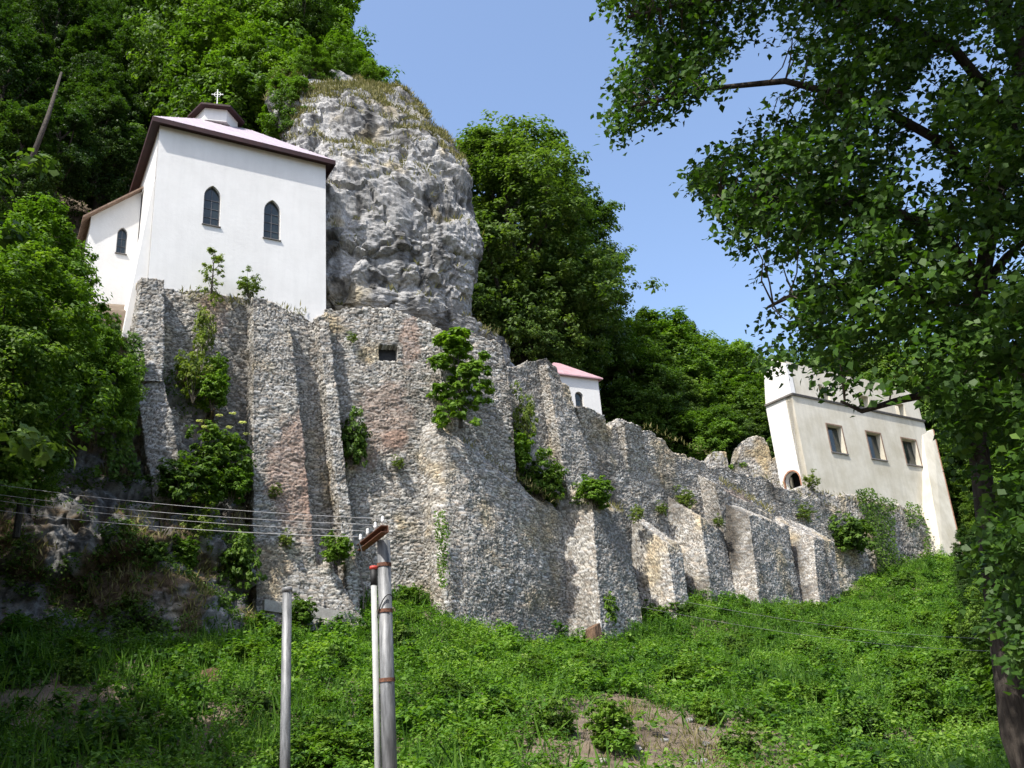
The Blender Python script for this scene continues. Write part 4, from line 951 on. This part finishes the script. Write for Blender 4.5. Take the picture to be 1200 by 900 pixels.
k = 0
while k < 75:
    x, y = random.uniform(-20, 42), random.uniform(20, 80); u, v = proj((x, y, gz(x, y)))
    sd_ = sdist(np.array([x]), np.array([y]))[0]
    if not (-20 < u < 1180 and v < 960 and 2 < sd_): continue
    if any(math.hypot(x - p[0], y - p[1]) < rx * 1.3 for p, rx, am in bare): continue
    plant('bush', random.choice((0, 0, 1)), 'shrub', 'shrub', (x, y, gz(x, y) - .12), random.uniform(.4, .85), SL, 'shrubs on the slope below the ruin', sq=(1.15, 1.15, .8)); k += 1

def stump(u, v, h, r, label):
    p = ground_px(u, v) - np.array([0, 0, .3]); n = 14; V = []; F = []
    for k, (q, z) in enumerate([(1.25, 0), (1.0, h * .45), (.92, h * .85), (.86, h), (.0, h * .97)]):
        for i in range(n):
            t = 2 * math.pi * i / n; w_ = r * q * (1 + .16 * math.sin(3 * t + u) + .07 * random.random()); V.append((w_ * math.cos(t), w_ * math.sin(t), z + (.1 * h * math.sin(t + 1) if k in (2, 3) else 0)))
    for k in range(4):
        for i in range(n): F.append((k * n + i, k * n + (i + 1) % n, (k + 1) * n + (i + 1) % n, (k + 1) * n + i))
    mb = MB(); mb.add([np.asarray(a) + p for a in V], F); tag(mb.build('tree_stump', M['stumpwood'], loc=tuple(p)), label, 'stump')
M['stumpwood'] = surf('old_brown_stump', (.07, .04, .025), (.19, .12, .075), 5, .95, .9, 14, stretch=(2, 2, .5))
stump(698, 769, 1.8, .42, 'brown cut tree stump at the foot of the buttress right of the bastion'); stump(249, 797, .7, .4, 'low reddish brown stump in the shadow left of the slim pole')
def boulder(u, v, r, label, group=None, D=0.0):
    p = ground_px(u, v); a = np.linspace(-math.pi / 2, math.pi / 2, 15); b = np.linspace(0, 2 * math.pi, 24, endpoint=False)
    V = np.array([[math.cos(x) * math.cos(y), math.cos(x) * math.sin(y), math.sin(x) * .7] for x in a for y in b]) * r; off_ = RS.random(3) * 50
    V *= (1 + .45 * fbm(V / r * .9 + off_, 3, 3) + .22 * facets(V / r * 2.2 + off_, 4, .8))[:, None]
    idx = np.arange(15 * 24).reshape(15, 24); nx = np.roll(idx, -1, 1); Q = np.stack([idx[:-1], nx[:-1], nx[1:], idx[1:]], -1).reshape(-1, 4)
    tag(link('boulder', npmesh('boulder', V, Q, M['rock'], vcol=rock_colour(V + p) * .9), loc=p + np.array([0, 0, r * .15])), label, 'rock', group)
for u, v, r in ((738, 770, .6), (752, 778, .5), (726, 780, .4), (766, 770, .36)): boulder(u, v, r, 'fallen rock in the weeds at the foot of the buttress right of the bastion', 'fallen rocks beside the stump')
for u, v, r in ((610, 776, .26), (640, 780, .2), (585, 772, .2)): boulder(u, v, r, 'small loose stone along the foot of the bastion', 'loose stones below the bastion')
for k in range(14): boulder(random.uniform(705, 840), random.uniform(835, 895), random.uniform(.06, .14), 'small pale stone lying on the bare patch of the slope', 'stones on the bare patch')

# ------------------------------------------------------------------ plants on the walls
def wplant(kind, k, u, vbase, pl, D, hpx, label, cat='shrub', group=None, sq=(1, 1, 1), tilt=(0, 0), name=None):
    p = pl.px(u, vbase, D); dist = p @ CF; h = hpx / FP * dist * 1.08
    base = {'bush': 2.0, 'sapling': 3.2 if k == 0 else 4.3, 'elder': 2.3, 'fresh': 10 if k == 0 else 8, 'wood': 12, 'deep': 20}[kind]
    return plant(kind, k, name or ('sapling' if kind == 'sapling' else 'shrub'), cat, p, h / base, label, group, sq=sq, tilt=tilt)
wplant('sapling', 0, 247, 352, PC, .9, 70, 'slender pale sapling growing up against the white chapel front', 'sapling')
wplant('bush', 2, 291, 348, PC, .9, 36, 'small pale bush on the wall top below the right chapel window')
wplant('bush', 2, 240, 415, PC, 1.2, 70, 'thin pale shrub just below the sapling on the chapel wall', sq=(.45, .45, 1.1))
wplant('bush', 0, 252, 455, PC, 1.5, 50, 'light green shrub midway down the gap left of the broad chapel buttress', sq=(.7, .7, 1))
wplant('bush', 2, 232, 640, PC, 3.9, 60, 'yellow-green shrub on the brown ledge below the elder', sq=(.9, .9, 1))
wplant('sapling', 1, 540, 500, PM, 2.3, 122, 'bright green young maple rooted on the left top of the bastion', 'sapling', tilt=(.0, .0))
wplant('bush', 2, 226, 470, PC, 1.7, 85, 'leafy shrub climbing highest between the first two chapel buttresses', sq=(.6, .6, 1))
wplant('bush', 0, 248, 480, PC, 1.9, 62, 'green shrub hanging just above the flowering elder', sq=(.8, .8, .9))
e_ = wplant('elder', 0, 258, 560, PC, 2.2, 74, 'elder bush with flat cream flower heads between the chapel buttresses', sq=(1.0, 1.0, 1))
for fc in [[.5, -.8, 1.5], [.85, -.5, 1.75], [.2, -.95, 1.9], [-.3, -.9, 1.55], [.95, -.3, 1.4], [-.55, -.7, 1.85], [.5, -.5, 2.1]]:
    P, Nn, lv = clumpy(np.array([fc]), np.array([.13]), 60, .05, flat=.15, updir=2); link('flower_head', leaves(P, Nn, np.full(len(P), .06), lv, M['blossom'], 'flower_head'), e_)
e_.rotation_euler[2] = 0
wplant('bush', 1, 218, 590, PC, 3.2, 70, 'green shrub on the ledge below the flowering elder')
wplant('bush', 0, 270, 590, PC, 3.0, 55, 'bright shrub tucked against the left edge of the broad chapel buttress')
wplant('bush', 0, 215, 668, PC, 4.4, 45, 'small bright shrub on the earthy rock face above the long shadow')
wplant('bush', 1, 280, 690, PC, 3.6, 80, 'dark shrub on the rock at the foot of the broad chapel buttress', sq=(.6, .6, 1))
wplant('bush', 1, 180, 665, PC, 4.8, 45, 'low dull shrub on the brown rock face below the broken buttress')
wplant('bush', 1, 412, 545, P2, .6, 75, 'dark ivy-like shrub hanging in the corner beside the thin buttress', sq=(.5, .5, 1))
wplant('bush', 2, 412, 402, P2, .5, 15, 'small yellow-green tuft high on the wall near the square hole')
wplant('bush', 2, 466, 550, P2, .6, 18, 'small tuft below the brick patch on the sunlit wall')
wplant('bush', 0, 397, 662, PC, 3.0, 42, 'bright shrub growing out of the foot of the thin buttress')
wplant('bush', 2, 323, 585, PC, 2.2, 20, 'upper yellow tuft on the face of the broad chapel buttress')
wplant('bush', 2, 335, 642, PC, 2.6, 22, 'lower yellow tuft on the face of the broad chapel buttress')
wplant('bush', 0, 352, 738, PC, 3.9, 44, 'shrub in front of the concrete ledge right of the slim pole')
wplant('bush', 0, 606, 552, PM, 1.0, 60, 'dark shrub on the sloping top of the bastion nearest the maple', sq=(1, .8, .9))
wplant('bush', 1, 636, 585, PM, .9, 62, 'tallest shrub on the sloping top of the bastion', sq=(1, .8, 1))
wplant('bush', 2, 616, 520, PM, 1.0, 70, 'thin pale creeper bush climbing the wall above the bastion', sq=(.5, .5, 1.1))
wplant('bush', 0, 696, 598, PM, 2.6, 52, 'round fresh green bush on top of the buttress beside the bastion', sq=(1.1, 1.0, .9))
wplant('bush', 2, 748, 612, PM, 1.3, 22, 'tiny yellow tuft on the wall right of the round fresh bush')
wplant('bush', 2, 776, 604, PM, .6, 18, 'yellow-green tuft on the left of two middle buttresses')
wplant('bush', 2, 803, 596, PM, .6, 28, 'taller yellow-green tuft in the angle of the middle buttresses')
wplant('bush', 2, 843, 618, PM, 2.2, 16, 'low dry tuft at the foot of the bright step in the wall')
wplant('bush', 2, 938, 612, PB, 1.6, 32, 'yellowish bush on the wall below the arched opening', sq=(1.3, 1, .8))
wplant('bush', 2, 953, 572, PB, .7, 22, 'small tuft on the wall top at the corner of the cream building')
wplant('bush', 1, 1000, 645, PB, 1.8, 50, 'shrub at the left edge of the ivy under the cream building')
wplant('bush', 0, 712, 745, PM, 3.2, 60, 'yellow-green bush at the foot of the buttress right of the bastion', sq=(.6, .6, 1))

def creeper(name, pl, poly, D0, n, size, mat, label):
    """leaves hugging a wall inside an outline on that wall"""
    P = []; xs = [p[0] for p in poly]; ys = [p[1] for p in poly]
    while len(P) < n:
        u, v = random.uniform(min(xs), max(xs)), random.uniform(min(ys), max(ys)); c = False; j = len(poly) - 1
        for i in range(len(poly)):
            if (poly[i][1] > v) != (poly[j][1] > v) and u < (poly[j][0] - poly[i][0]) * (v - poly[i][1]) / (poly[j][1] - poly[i][1]) + poly[i][0]: c = not c
            j = i
        if not c: continue
        if vnoise(np.array([[u * .09, v * .03, D0[0]]]), 3)[0] < -.25: continue
        q = pl.px(u, v, D0[0] + (D0[1] - D0[0]) * (v - min(ys)) / (max(ys) - min(ys))) + pl.n * abs(random.gauss(0, .16)); P.append(q)
    P = np.array(P); Nn = pl.n * .9 + np.array([0, 0, .5]) + RS.normal(size=P.shape) * .4
    tn = np.clip(.5 + .5 * fbm(P * .7, 3, 8) + RS.normal(size=len(P)) * .15, 0, 1)
    c = P.mean(0); o = link(name, leaves(P - c, Nn, RS.uniform(size * .7, size * 1.3, len(P)), tn, mat, name, droop=np.array([0, 0, -.8])), loc=c)
    return tag(o, label, 'creeper')
creeper('ivy', PB, [(1000, 575), (1018, 572), (1030, 582), (1060, 588), (1076, 592), (1088, 625), (1092, 668), (1060, 676), (1030, 672), (1022, 640), (1008, 600)], (.55, 2.1), 3600, .24, M['leaf_wood'], 'broad green ivy curtain hanging under the cream building')
creeper('vine', PM, [(508, 600), (518, 598), (524, 625), (520, 690), (513, 690), (510, 640)], (2.6, 3.1), 520, .15, M['leaf_fresh'], 'narrow green vine trailing down the left edge of the bastion')
creeper('creeper', PC, [(130, 380), (165, 395), (170, 430), (155, 520), (165, 560), (110, 560), (120, 450)], (2.2, 3.4), 2200, .2, M['leaf_wood'], 'leafy creeper spilling down the rock left of the broken buttress')

# herbs and dry grass over the rock face
u_, v_ = proj_many(RF); dens = sstep(-.05, .3, fbm(RF * .6, 4, 23)) * (u_ > -40) * (u_ < 320) * (v_ < 770)
pk = RF[RS.random(len(RF)) < dens * .16]; nn = len(pk)
P, Nn, lv = clumpy(pk + np.array([0, -.12, 0]), RS.uniform(.15, .45, nn), 9, .1, updir=.5)
o = link('rock_herbs', leaves(P, Nn, RS.uniform(.08, .18, len(P)), np.clip(lv * .9, 0, 1), M['leaf_wood'], 'rock_herbs')); tag(o, 'small herbs covering ledges of the dark rock face below the chapel', 'plants', kind='stuff')
pk = RF[RS.random(len(RF)) < sstep(0, .3, fbm(RF * .8, 4, 77)) * .12 * (u_ > 0) * (v_ < 740)]
pk = np.repeat(pk, 3, 0) + RS.normal(size=(len(pk) * 3, 3)) * .12
grass_blades(pk, 'rock_grass', (.15, .5), M['grass'], 'withered brown grass on the rock face below the chapel', 'grass')
# grass on the wall ledges
pts = []
for (pl, D, z_, A_, B_) in [(PM, 1.5, 0, (545, 520), (655, 592)), (PM, 1.3, 0, (842, 562), (905, 600)), (PM, .0, 0, (755, 500), (985, 598)), (PC, .6, 0, (210, 342), (360, 368)), (PB, .7, 0, (950, 574), (1080, 604)), (PM, 1.6, 0, (700, 590), (730, 600))]:
    for k in range(260):
        t = random.random(); p = pl.px(A_[0] + (B_[0] - A_[0]) * t, A_[1] + (B_[1] - A_[1]) * t, D + random.gauss(0, .3)); pts.append(p + RS.normal(size=3) * .12)
grass_blades(np.array(pts), 'ledge_grass', (.15, .45), M['grass'], 'dry grass tufts along the tops and ledges of the ruined walls', 'grass')

# ------------------------------------------------------------------ trees
def tree_px(kind, k, u, vtop, dist, label, group=None, sq=(1, 1, 1), name=None, hgt=None, drop=0.0):
    """tree whose crown top shows at (u, vtop) when it stands at that distance on the ground"""
    d = ray(u, vtop); p = d * dist; z = gz(p[0], p[1]) - drop; H = {'wood': (12, 13.5, 11), 'fresh': (10, 8), 'deep': (20, 18), 'conifer': (15,)}[kind]
    sc = (p[2] - z) / (H[k % len(H)] * 1.02)
    return plant(kind, k, name or 'broadleaf_tree', 'tree', (p[0], p[1], z), 1.0, label, group, sq=(sq[0] * min(sc, 1.5), sq[1] * min(sc, 1.5), sc)) if sc > .2 else None
# behind the crag
tree_px('deep', 0, 590, 158, 76, 'tallest dark green tree rising directly right of the crag', sq=(1.15, 1.15, 1))
tree_px('deep', 1, 640, 198, 84, 'dark green tree with drooping right side behind the crag', sq=(.95, .95, 1))
tree_px('deep', 0, 672, 285, 88, 'dark green tree sloping down to the right above the rose-roofed house', sq=(.72, .72, 1))
tree_px('deep', 1, 560, 235, 82, 'dark green tree filling the gap close behind the crag edge', sq=(.9, .9, 1))
tree_px('deep', 1, 615, 300, 76, 'lower dark tree in front of the tall ones right of the crag')
tree_px('wood', 0, 650, 345, 82, 'bushy tree just behind the rose roof of the small house')
# wood behind the curtain wall
GR = 'leafy tree in the dense wood on the slope behind the curtain wall'
for i, (u, v, d) in enumerate([(720, 372, 92), (750, 366, 96), (775, 378, 98), (735, 402, 86), (765, 420, 88), (800, 402, 100), (830, 404, 104), (860, 408, 108), (885, 416, 108), (790, 440, 90), (820, 450, 92), (850, 448, 96), (880, 452, 98), (905, 440, 104), (930, 430, 108), (745, 445, 86), (775, 470, 86), (810, 480, 86), (840, 482, 88), (870, 476, 92),
                                (898, 470, 96), (925, 470, 100), (712, 420, 88), (960, 410, 112), (1000, 405, 114), (1040, 400, 112), (1080, 395, 120), (1120, 400, 120), (1160, 400, 116), (985, 425, 110), (1030, 420, 112), (1075, 420, 112), (1115, 440, 112), (1150, 450, 108), (1190, 460, 104), (1135, 500, 106), (1170, 520, 102), (1200, 530, 100), (1160, 570, 100), (1190, 600, 98), (1130, 560, 104), (1220, 560, 92)]):
    tree_px(['wood', 'wood', 'fresh', 'wood', 'deep'][i % 5], i, u, v, d, GR if u < 950 else 'leafy tree in the shady wood behind and right of the cream building', 'trees behind the curtain wall' if u < 950 else 'trees behind the cream building', sq=(1.15, 1.15, 1))
tree_px('conifer', 0, 806, 372, 104, 'thin pointed conifer tip standing above the wood behind the wall', sq=(.7, .7, 1), name='conifer_tree')
for u, v in ((868, 398), (850, 402)): tree_px('conifer', 0, u, v, 112, 'small dark conifer on the skyline near the overhanging leaves', 'skyline conifers', sq=(.8, .8, 1), name='conifer_tree')
# steep wood above the chapel
GA = 'leafy tree in the steep wood above and left of the chapel'
n_ = 0
cand = []
for i in range(900):
    x, y = random.uniform(-62, -13), random.uniform(50, 104); z = gz(x, y); u, v = proj((x, y, z + 1)); ut, vt = proj((x, y, z + 10))
    if not (-60 < u < 400): continue
    if sdist(np.array([x]), np.array([y]))[0] > -6: continue
    if u > 340 and vt < 0: continue
    if u > 355 or (u > 300 and y < 62): continue
    q = np.array([x, y, z]) - PC.p; a_, b_ = q[:2] @ PC.e[:2], q[:2] @ eb[:2]
    if -4.5 < a_ < 13 and -3 < b_ < 12.5: continue
    if any((x - c[0]) ** 2 + (y - c[1]) ** 2 < 3.9 ** 2 for c in cand): continue
    cand.append((x, y, z, u, v))
for i, (x, y, z, u, v) in enumerate(cand[:120]):
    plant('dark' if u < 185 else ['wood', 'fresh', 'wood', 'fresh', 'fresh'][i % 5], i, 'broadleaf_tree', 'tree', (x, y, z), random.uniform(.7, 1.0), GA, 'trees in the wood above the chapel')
for k, (u, v, d) in enumerate([(255, -60, 70), (290, -60, 73), (325, -50, 74), (352, -30, 75), (372, -8, 75), (300, -5, 68), (338, 8, 70), (368, 34, 72), (392, 62, 70), (275, 30, 65), (320, 60, 64.5)]):
    tree_px(['wood', 'fresh', 'fresh'][k % 3], k, u, v, d, 'leafy tree high above the chapel roof and left of the open sky', 'trees high above the chapel roof', sq=(1.1, 1.1, 1))
def tree_at(kind, k, u, v, dist, sc, label, sq=(1, 1, 1), cat='tree', name='broadleaf_tree', group=None):
    d = ray(u, v) * dist; return plant(kind, k, name, cat, d, sc, label, group, sq=sq)
tree_at('fresh', 1, 432, 122, 61.5, .5, 'bright green shrubby tree leaning out on the very top of the crag', sq=(1.1, 1, 1))
tree_at('fresh', 0, 398, 110, 61, .55, 'bushy green tree at the left top of the crag')
tree_at('fresh', 1, 338, 168, 56, .7, 'leafy green tree hanging over the left shoulder of the crag')
tree_at('fresh', 0, 362, 118, 57.5, .5, 'small green tree on the shoulder of the crag above the roof end')
tree_at('fresh', 1, 330, 150, 60, .85, 'bright green tree directly behind the right end of the chapel roof')
tree_at('fresh', 0, 280, 130, 62, .75, 'bright green tree just above the roof cross')
tree_at('wood', 2, 350, 60, 66, .8, 'green tree high above the chapel near the patch of sky')
# left flank
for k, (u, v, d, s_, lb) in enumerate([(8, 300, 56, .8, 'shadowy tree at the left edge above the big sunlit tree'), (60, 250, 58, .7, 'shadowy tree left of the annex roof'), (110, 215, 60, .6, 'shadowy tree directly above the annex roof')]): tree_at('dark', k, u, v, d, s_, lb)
tree_at('fresh', 0, 22, 500, 44.5, 1.06, 'big sunlit green tree on the left edge below the annex', sq=(.85, .85, 1))
tree_at('fresh', 1, 84, 480, 42, .55, 'bright bushy tree right against the annex wall', sq=(1, 1, 1.05))
tree_at('wood', 2, -20, 600, 37, .9, 'shadowed tree cut by the left edge below the big sunlit one')
tree_at('fresh', 1, 120, 500, 42.5, .45, 'small bushy tree below the chapel corner')
tree_at('wood', 0, 20, 620, 38, .4, 'dark bush-like tree above the shadowed rock')
for k, (u_a, D_a, s_a) in enumerate([(24.5, -6, .8), (25.5, -2, .55), (28, -7, .9), (31, -3, .9), (34, -8, 1.0), (27, -12, 1.0), (37, -2, .9), (24, -3.2, .5), (29, 2, .6), (33, 3, .7)]):
    q = PB.at(u_a, D_a, 0); q[2] = gz(q[0], q[1]); plant('wood', k, 'broadleaf_tree', 'tree', q, s_a, 'leafy tree in the shade directly right of the battered pillar', 'trees beside the battered pillar')
# pale leaning trunk in the dark wood
lt = MB(); pA = ray(34, 195) * 50; pB = ray(72, 85) * 53; lt.tube([pA, lerp(pA, pB, .5) + np.array([.1, 0, 0]), pB], [.16, .13, .07], 8); tag(lt.build('leaning_trunk', M['bark'], loc=tuple(pA), smooth=True), 'leaning bare trunk in the dark wood left of the chapel', 'tree trunk')
# trees outside the frame that shade the left foot of the slope
for (x, y, s, k) in [(-28, 26, 1.15, 0), (-27, 20, 1.2, 1), (-18.5, 18, 1.2, 1), (-15.8, 13.5, 1.0, 0), (-22, 23, 1.1, 1), (-31, 31, 1.2, 0), (-36, 24, 1.3, 1), (-25, 14, 1.2, 0)]:
    plant('deep', k, 'broadleaf_tree', 'tree', (x, y, gz(x, y)), s, 'tall dark tree just outside the left edge, shading the slope', 'trees beyond the left edge')

# ------------------------------------------------------------------ the big overhanging tree at the right
def near_tree():
    D0 = 13.5
    def at(u, v, d): return ray(u, v) * d
    trunk = [(1196, 960, 13.2), (1190, 860, 13.2), (1176, 760, 13.2), (1162, 660, 13.3), (1152, 570, 13.4), (1142, 490, 13.5), (1138, 420, 13.5), (1150, 330, 13.4), (1168, 230, 13.2), (1188, 130, 13.0), (1200, 30, 12.8), (1205, -90, 12.5), (1190, -260, 12.0)]
    T = [at(*p) for p in trunk]; T[0] = np.array([T[1][0] + .2, T[1][1], -1.9])
    root = empty('overhanging_tree', (T[0][0], T[0][1], -1.6), 'large dark broadleaf tree overhanging the right side of the view', 'tree')
    off = np.asarray(root.location)
    rad = np.array([.22, .17, .148, .135, .128, .125, .12, .11, .10, .09, .08, .065, .045])
    tb = MB(); tb.tube(T, rad, 14)
    limbs = [[(1140, 460, 13.5), (1110, 440, 13.2), (1085, 462, 12.9), (1050, 470, 12.6), (1010, 482, 12.4), (985, 470, 12.3)],
             [(1138, 430, 13.5), (1100, 360, 13.0), (1050, 330, 12.4), (990, 330, 12.0), (930, 345, 11.8), (900, 360, 11.6)],
             [(1150, 330, 13.4), (1100, 270, 12.9), (1030, 240, 12.3), (950, 235, 11.8), (880, 240, 11.4), (838, 228, 11.2)],
             [(1165, 240, 13.2), (1110, 170, 12.6), (1020, 120, 12.0), (920, 95, 11.4), (820, 105, 11.0), (740, 125, 10.8)],
             [(1185, 140, 13.0), (1120, 60, 12.4), (1020, 10, 11.8), (900, -10, 11.2), (800, 5, 10.8), (735, 20, 10.6)],
             [(1200, 40, 12.8), (1120, -70, 12.2), (1000, -130, 11.4), (860, -150, 10.6)],
             [(1150, 340, 13.4), (1180, 300, 13.6), (1230, 260, 13.8)], [(1140, 480, 13.5), (1170, 430, 12.6), (1210, 400, 12.2)],
             [(1195, 80, 13), (1150, -20, 14), (1060, -100, 15), (950, -150, 16)], [(1150, 330, 13.4), (1100, 310, 14.4), (1030, 290, 15.2), (960, 300, 15.8)]]
    for q in ([(6.6, 12, 14), (5.5, 9, 19), (4, 6, 23)], [(6.4, 12, 16), (7, 8, 20), (6.5, 3, 24)], [(6.2, 12, 17), (3, 9, 20), (-.5, 5, 21)]): tb.tube([np.array(p_, float) for p_ in q], [.09, .06, .02], 7)  # limbs added out of view to carry the shading leaves
    LP = []
    for l in limbs:
        pts = [at(*p) for p in l]; n = len(pts); tb.tube(pts, np.linspace(.085, .018, n), 8)
        for i in range(n - 1):
            for t in np.linspace(0, 1, 6)[:-1]: LP.append(lerp(pts[i], pts[i + 1], t))
    LP = np.array(LP + T[6:])
    poly = [(705, -60), (722, 20), (742, 60), (728, 105), (712, 142), (735, 158), (782, 140), (850, 112), (846, 165), (815, 190), (812, 225), (850, 262), (885, 290), (880, 340), (882, 375), (892, 415), (915, 440), (960, 462), (1000, 470), (1050, 452), (1085, 448), (1112, 480), (1138, 575), (1156, 640), (1170, 700), (1184, 760), (1215, 800), (1260, 800), (1260, -60)]
    def inside(u, v):
        c = False; j = len(poly) - 1
        for i in range(len(poly)):
            if (poly[i][1] > v) != (poly[j][1] > v) and u < (poly[j][0] - poly[i][0]) * (v - poly[i][1]) / (poly[j][1] - poly[i][1]) + poly[i][0]: c = not c
            j = i
        return c
    C = []
    while len(C) < 1620:
        u, v = random.uniform(705, 1260), random.uniform(-60, 800)
        if not inside(u, v): continue
        edge = sstep(700, 1000, u)
        if 915 < u < 1105 and v > 405 and random.random() < .72: continue
        if vnoise(np.array([[u * .013, v * .013, 1.0]]), 6)[0] < -.35 and random.random() < .85: continue
        d = random.uniform(10.2, 12.2) + edge * random.uniform(-1.0, 4.0)
        C.append(at(u, v, d))
    vis = len(C)
    for k in range(520):                                   # the crown goes on above and in front of the frame
        u, v = random.uniform(640, 1300), random.uniform(-520, -40); C.append(at(u, v, random.uniform(7.5, 15)))
    for k in range(240): C.append(np.array([random.uniform(2.0, 9.5), random.uniform(2.5, 9), random.uniform(10.5, 16)]))  # unseen sprays added overhead for shade
    for k in range(1150): C.append(np.array([random.uniform(-.2, 7.0), random.uniform(-.5, 9.0), random.uniform(16.5, 26)]))   # unseen leaves added high on the sun path to shade the crown
    for k in range(1000): C.append(np.array([random.uniform(4, 13), random.uniform(8, 15.5), random.uniform(18, 27)]))  # more unseen sprays, added to shade the slope at the right
    C = np.array(C)
    # twigs run from the nearest limb to every spray of leaves
    tw = MB()
    for c in C[:vis:2]:
        i = np.argmin(np.linalg.norm(LP - c, axis=1) + .3 * np.maximum(0, LP[:, 2] - c[2])); b = LP[i]
        if np.linalg.norm(b - c) > 1.3: continue
        m_ = lerp(b, c, .55) + RS.normal(size=3) * .07 + np.array([0, 0, .06 + .1 * random.random()]); tw.tube([b, lerp(b, m_, .5) + RS.normal(size=3) * .035, m_, c, c + unit(c - m_) * .12 + np.array([0, 0, -.05])], [.013, .010, .008, .005, .003], 4, cap=False)
    per = 44; idx = np.repeat(np.arange(len(C)), per); n = len(idx)
    ax = unit(RS.normal(size=(len(C), 3)) * np.array([1, 1, .45]) + np.array([-.35, -.1, -.25]))
    t = RS.uniform(-1, 1, (n, 1)); o = RS.normal(size=(n, 3)) * np.array([.085, .085, .075])
    P = C[idx] + ax[idx] * t * .33 + o
    Nn = np.array([0, 0, .7]) + RS.normal(size=(n, 3)) * .6 + np.array([-.3, -.45, 0])
    lv = np.clip((RS.random(len(C)) * .4 + .25)[idx] + RS.normal(size=n) * .15, 0, 1)
    me = leaves(P - off, Nn, RS.uniform(.068, .125, n), lv, M['leaf_near'], 'crown', aspect=.8, droop=np.array([0, 0, -.9]))
    link('crown', me, root); tb.build('trunk', M['bark'], root, True); tw.build('twig', M['twig'], root)
    dt = MB()                                              # pale dead twigs hanging by the trunk
    for q in range(9):
        p = at(random.uniform(1120, 1180), random.uniform(150, 230), 12.0); pts = [p]
        for s in range(5): p = p + np.array([random.gauss(0, .07), random.gauss(0, .05), -random.uniform(.0, .16)]); pts.append(p)
        dt.tube(pts, np.linspace(.009, .003, 6), 5, cap=False)
    dt.build('dead_twig', M['deadtwig'], root)
near_tree()
# shady bushes at the lower right
for i, (u, v, s, lab) in enumerate([(1120, 815, 1.25, 'shady bush left of the big trunk low on the right'), (1188, 770, 1.6, 'shady bush behind the big trunk at the right edge'), (1085, 745, 1.0, 'bush on the slope below the battered pillar'), (1160, 715, 1.35, 'bush between the battered pillar and the big trunk'),
                                   (1205, 860, 1.5, 'dark bush at the right edge beside the trunk foot'), (1060, 690, .9, 'low bush at the foot of the ivy'), (1135, 765, 1.5, 'largest shady bush midway down the right side of the slope'), (1175, 680, 1.5, 'bush at the right edge level with the foot of the battered pillar'), (1080, 850, 1.0, 'shady bush lowest on the right part of the slope')]):
    p = ground_px(u, v); plant('bush', i % 2, 'shrub', 'shrub', p - np.array([0, 0, .2]), s, lab)
for k, (u, v, s_, lab) in enumerate([(1205, 835, .5, 'small leafy tree lowest at the right edge behind the big trunk'), (1175, 800, .42, 'small leafy tree just left of the foot of the big trunk'), (1200, 745, .6, 'small leafy tree halfway down the right edge'), (1160, 735, .45, 'small leafy tree left of the big trunk halfway down the slope'), (1195, 690, .8, 'leafy tree at the right edge below the overhanging leaves'), (1150, 690, .5, 'small leafy tree right of the foot of the battered pillar')]):
    p = ground_px(u, v); plant('dark' if k % 2 else 'wood', k, 'broadleaf_tree', 'tree', p, s_ * .8, lab)
# tall tree off the right edge; unseen one added behind the viewer for shade
for (x, y, s, k, lab) in [(17, 11, 1.0, 0, 'tall tree just outside the right edge'), (9.0, -6, 1.25, 1, 'unseen tall tree added behind the viewer to shade the overhanging crown')]:
    plant('deep', k, 'broadleaf_tree', 'tree', (x, y, gz(x, y)), s, lab)

# ------------------------------------------------------------------ light, sky, camera
SUN = np.array([-.530, -.848, 0]) * math.cos(math.radians(56)); SUN[2] = math.sin(math.radians(56))
sun = bpy.data.lights.new('sun', 'SUN'); sun.energy = 3.5; sun.angle = math.radians(.53); sun.color = (1, .955, .88)
so = bpy.data.objects.new('sun', sun); COL.objects.link(so); so.rotation_euler = Vector(-SUN).to_track_quat('-Z', 'Y').to_euler(); so.location = (0, 0, 120)
w = bpy.data.worlds.new('World'); SC.world = w; w.use_nodes = True; nt = w.node_tree
sk = nt.nodes.new('ShaderNodeTexSky'); sk.sky_type = 'NISHITA'; sk.sun_disc = False; sk.sun_elevation = math.radians(56); sk.sun_rotation = math.atan2(SUN[0], SUN[1])
sk.altitude = 300; sk.air_density = 1.0; sk.dust_density = 3.0; sk.ozone_density = 1.6
nt.links.new(sk.outputs[0], nt.nodes['Background'].inputs[0]); nt.nodes['Background'].inputs[1].default_value = .15

cam = bpy.data.cameras.new('camera'); cam.sensor_width = 36; cam.lens = 36 * FP / 1200; cam.clip_start = .05; cam.clip_end = 5000
co = bpy.data.objects.new('camera', cam); COL.objects.link(co)
co.matrix_world = Matrix(((CR[0], CU[0], -CF[0], 0), (CR[1], CU[1], -CF[1], 0), (CR[2], CU[2], -CF[2], 0), (0, 0, 0, 1)))
SC.camera = co
SC.view_settings.view_transform = 'Standard'; SC.view_settings.look = 'None'; SC.view_settings.gamma = 1; SC.view_settings.use_curve_mapping = False
SC.view_settings.exposure = 1.1
SC.cycles.max_bounces = 5; SC.cycles.diffuse_bounces = 3; SC.cycles.glossy_bounces = 2; SC.cycles.transmission_bounces = 3; SC.cycles.transparent_max_bounces = 4
SC.cycles.use_denoising = True
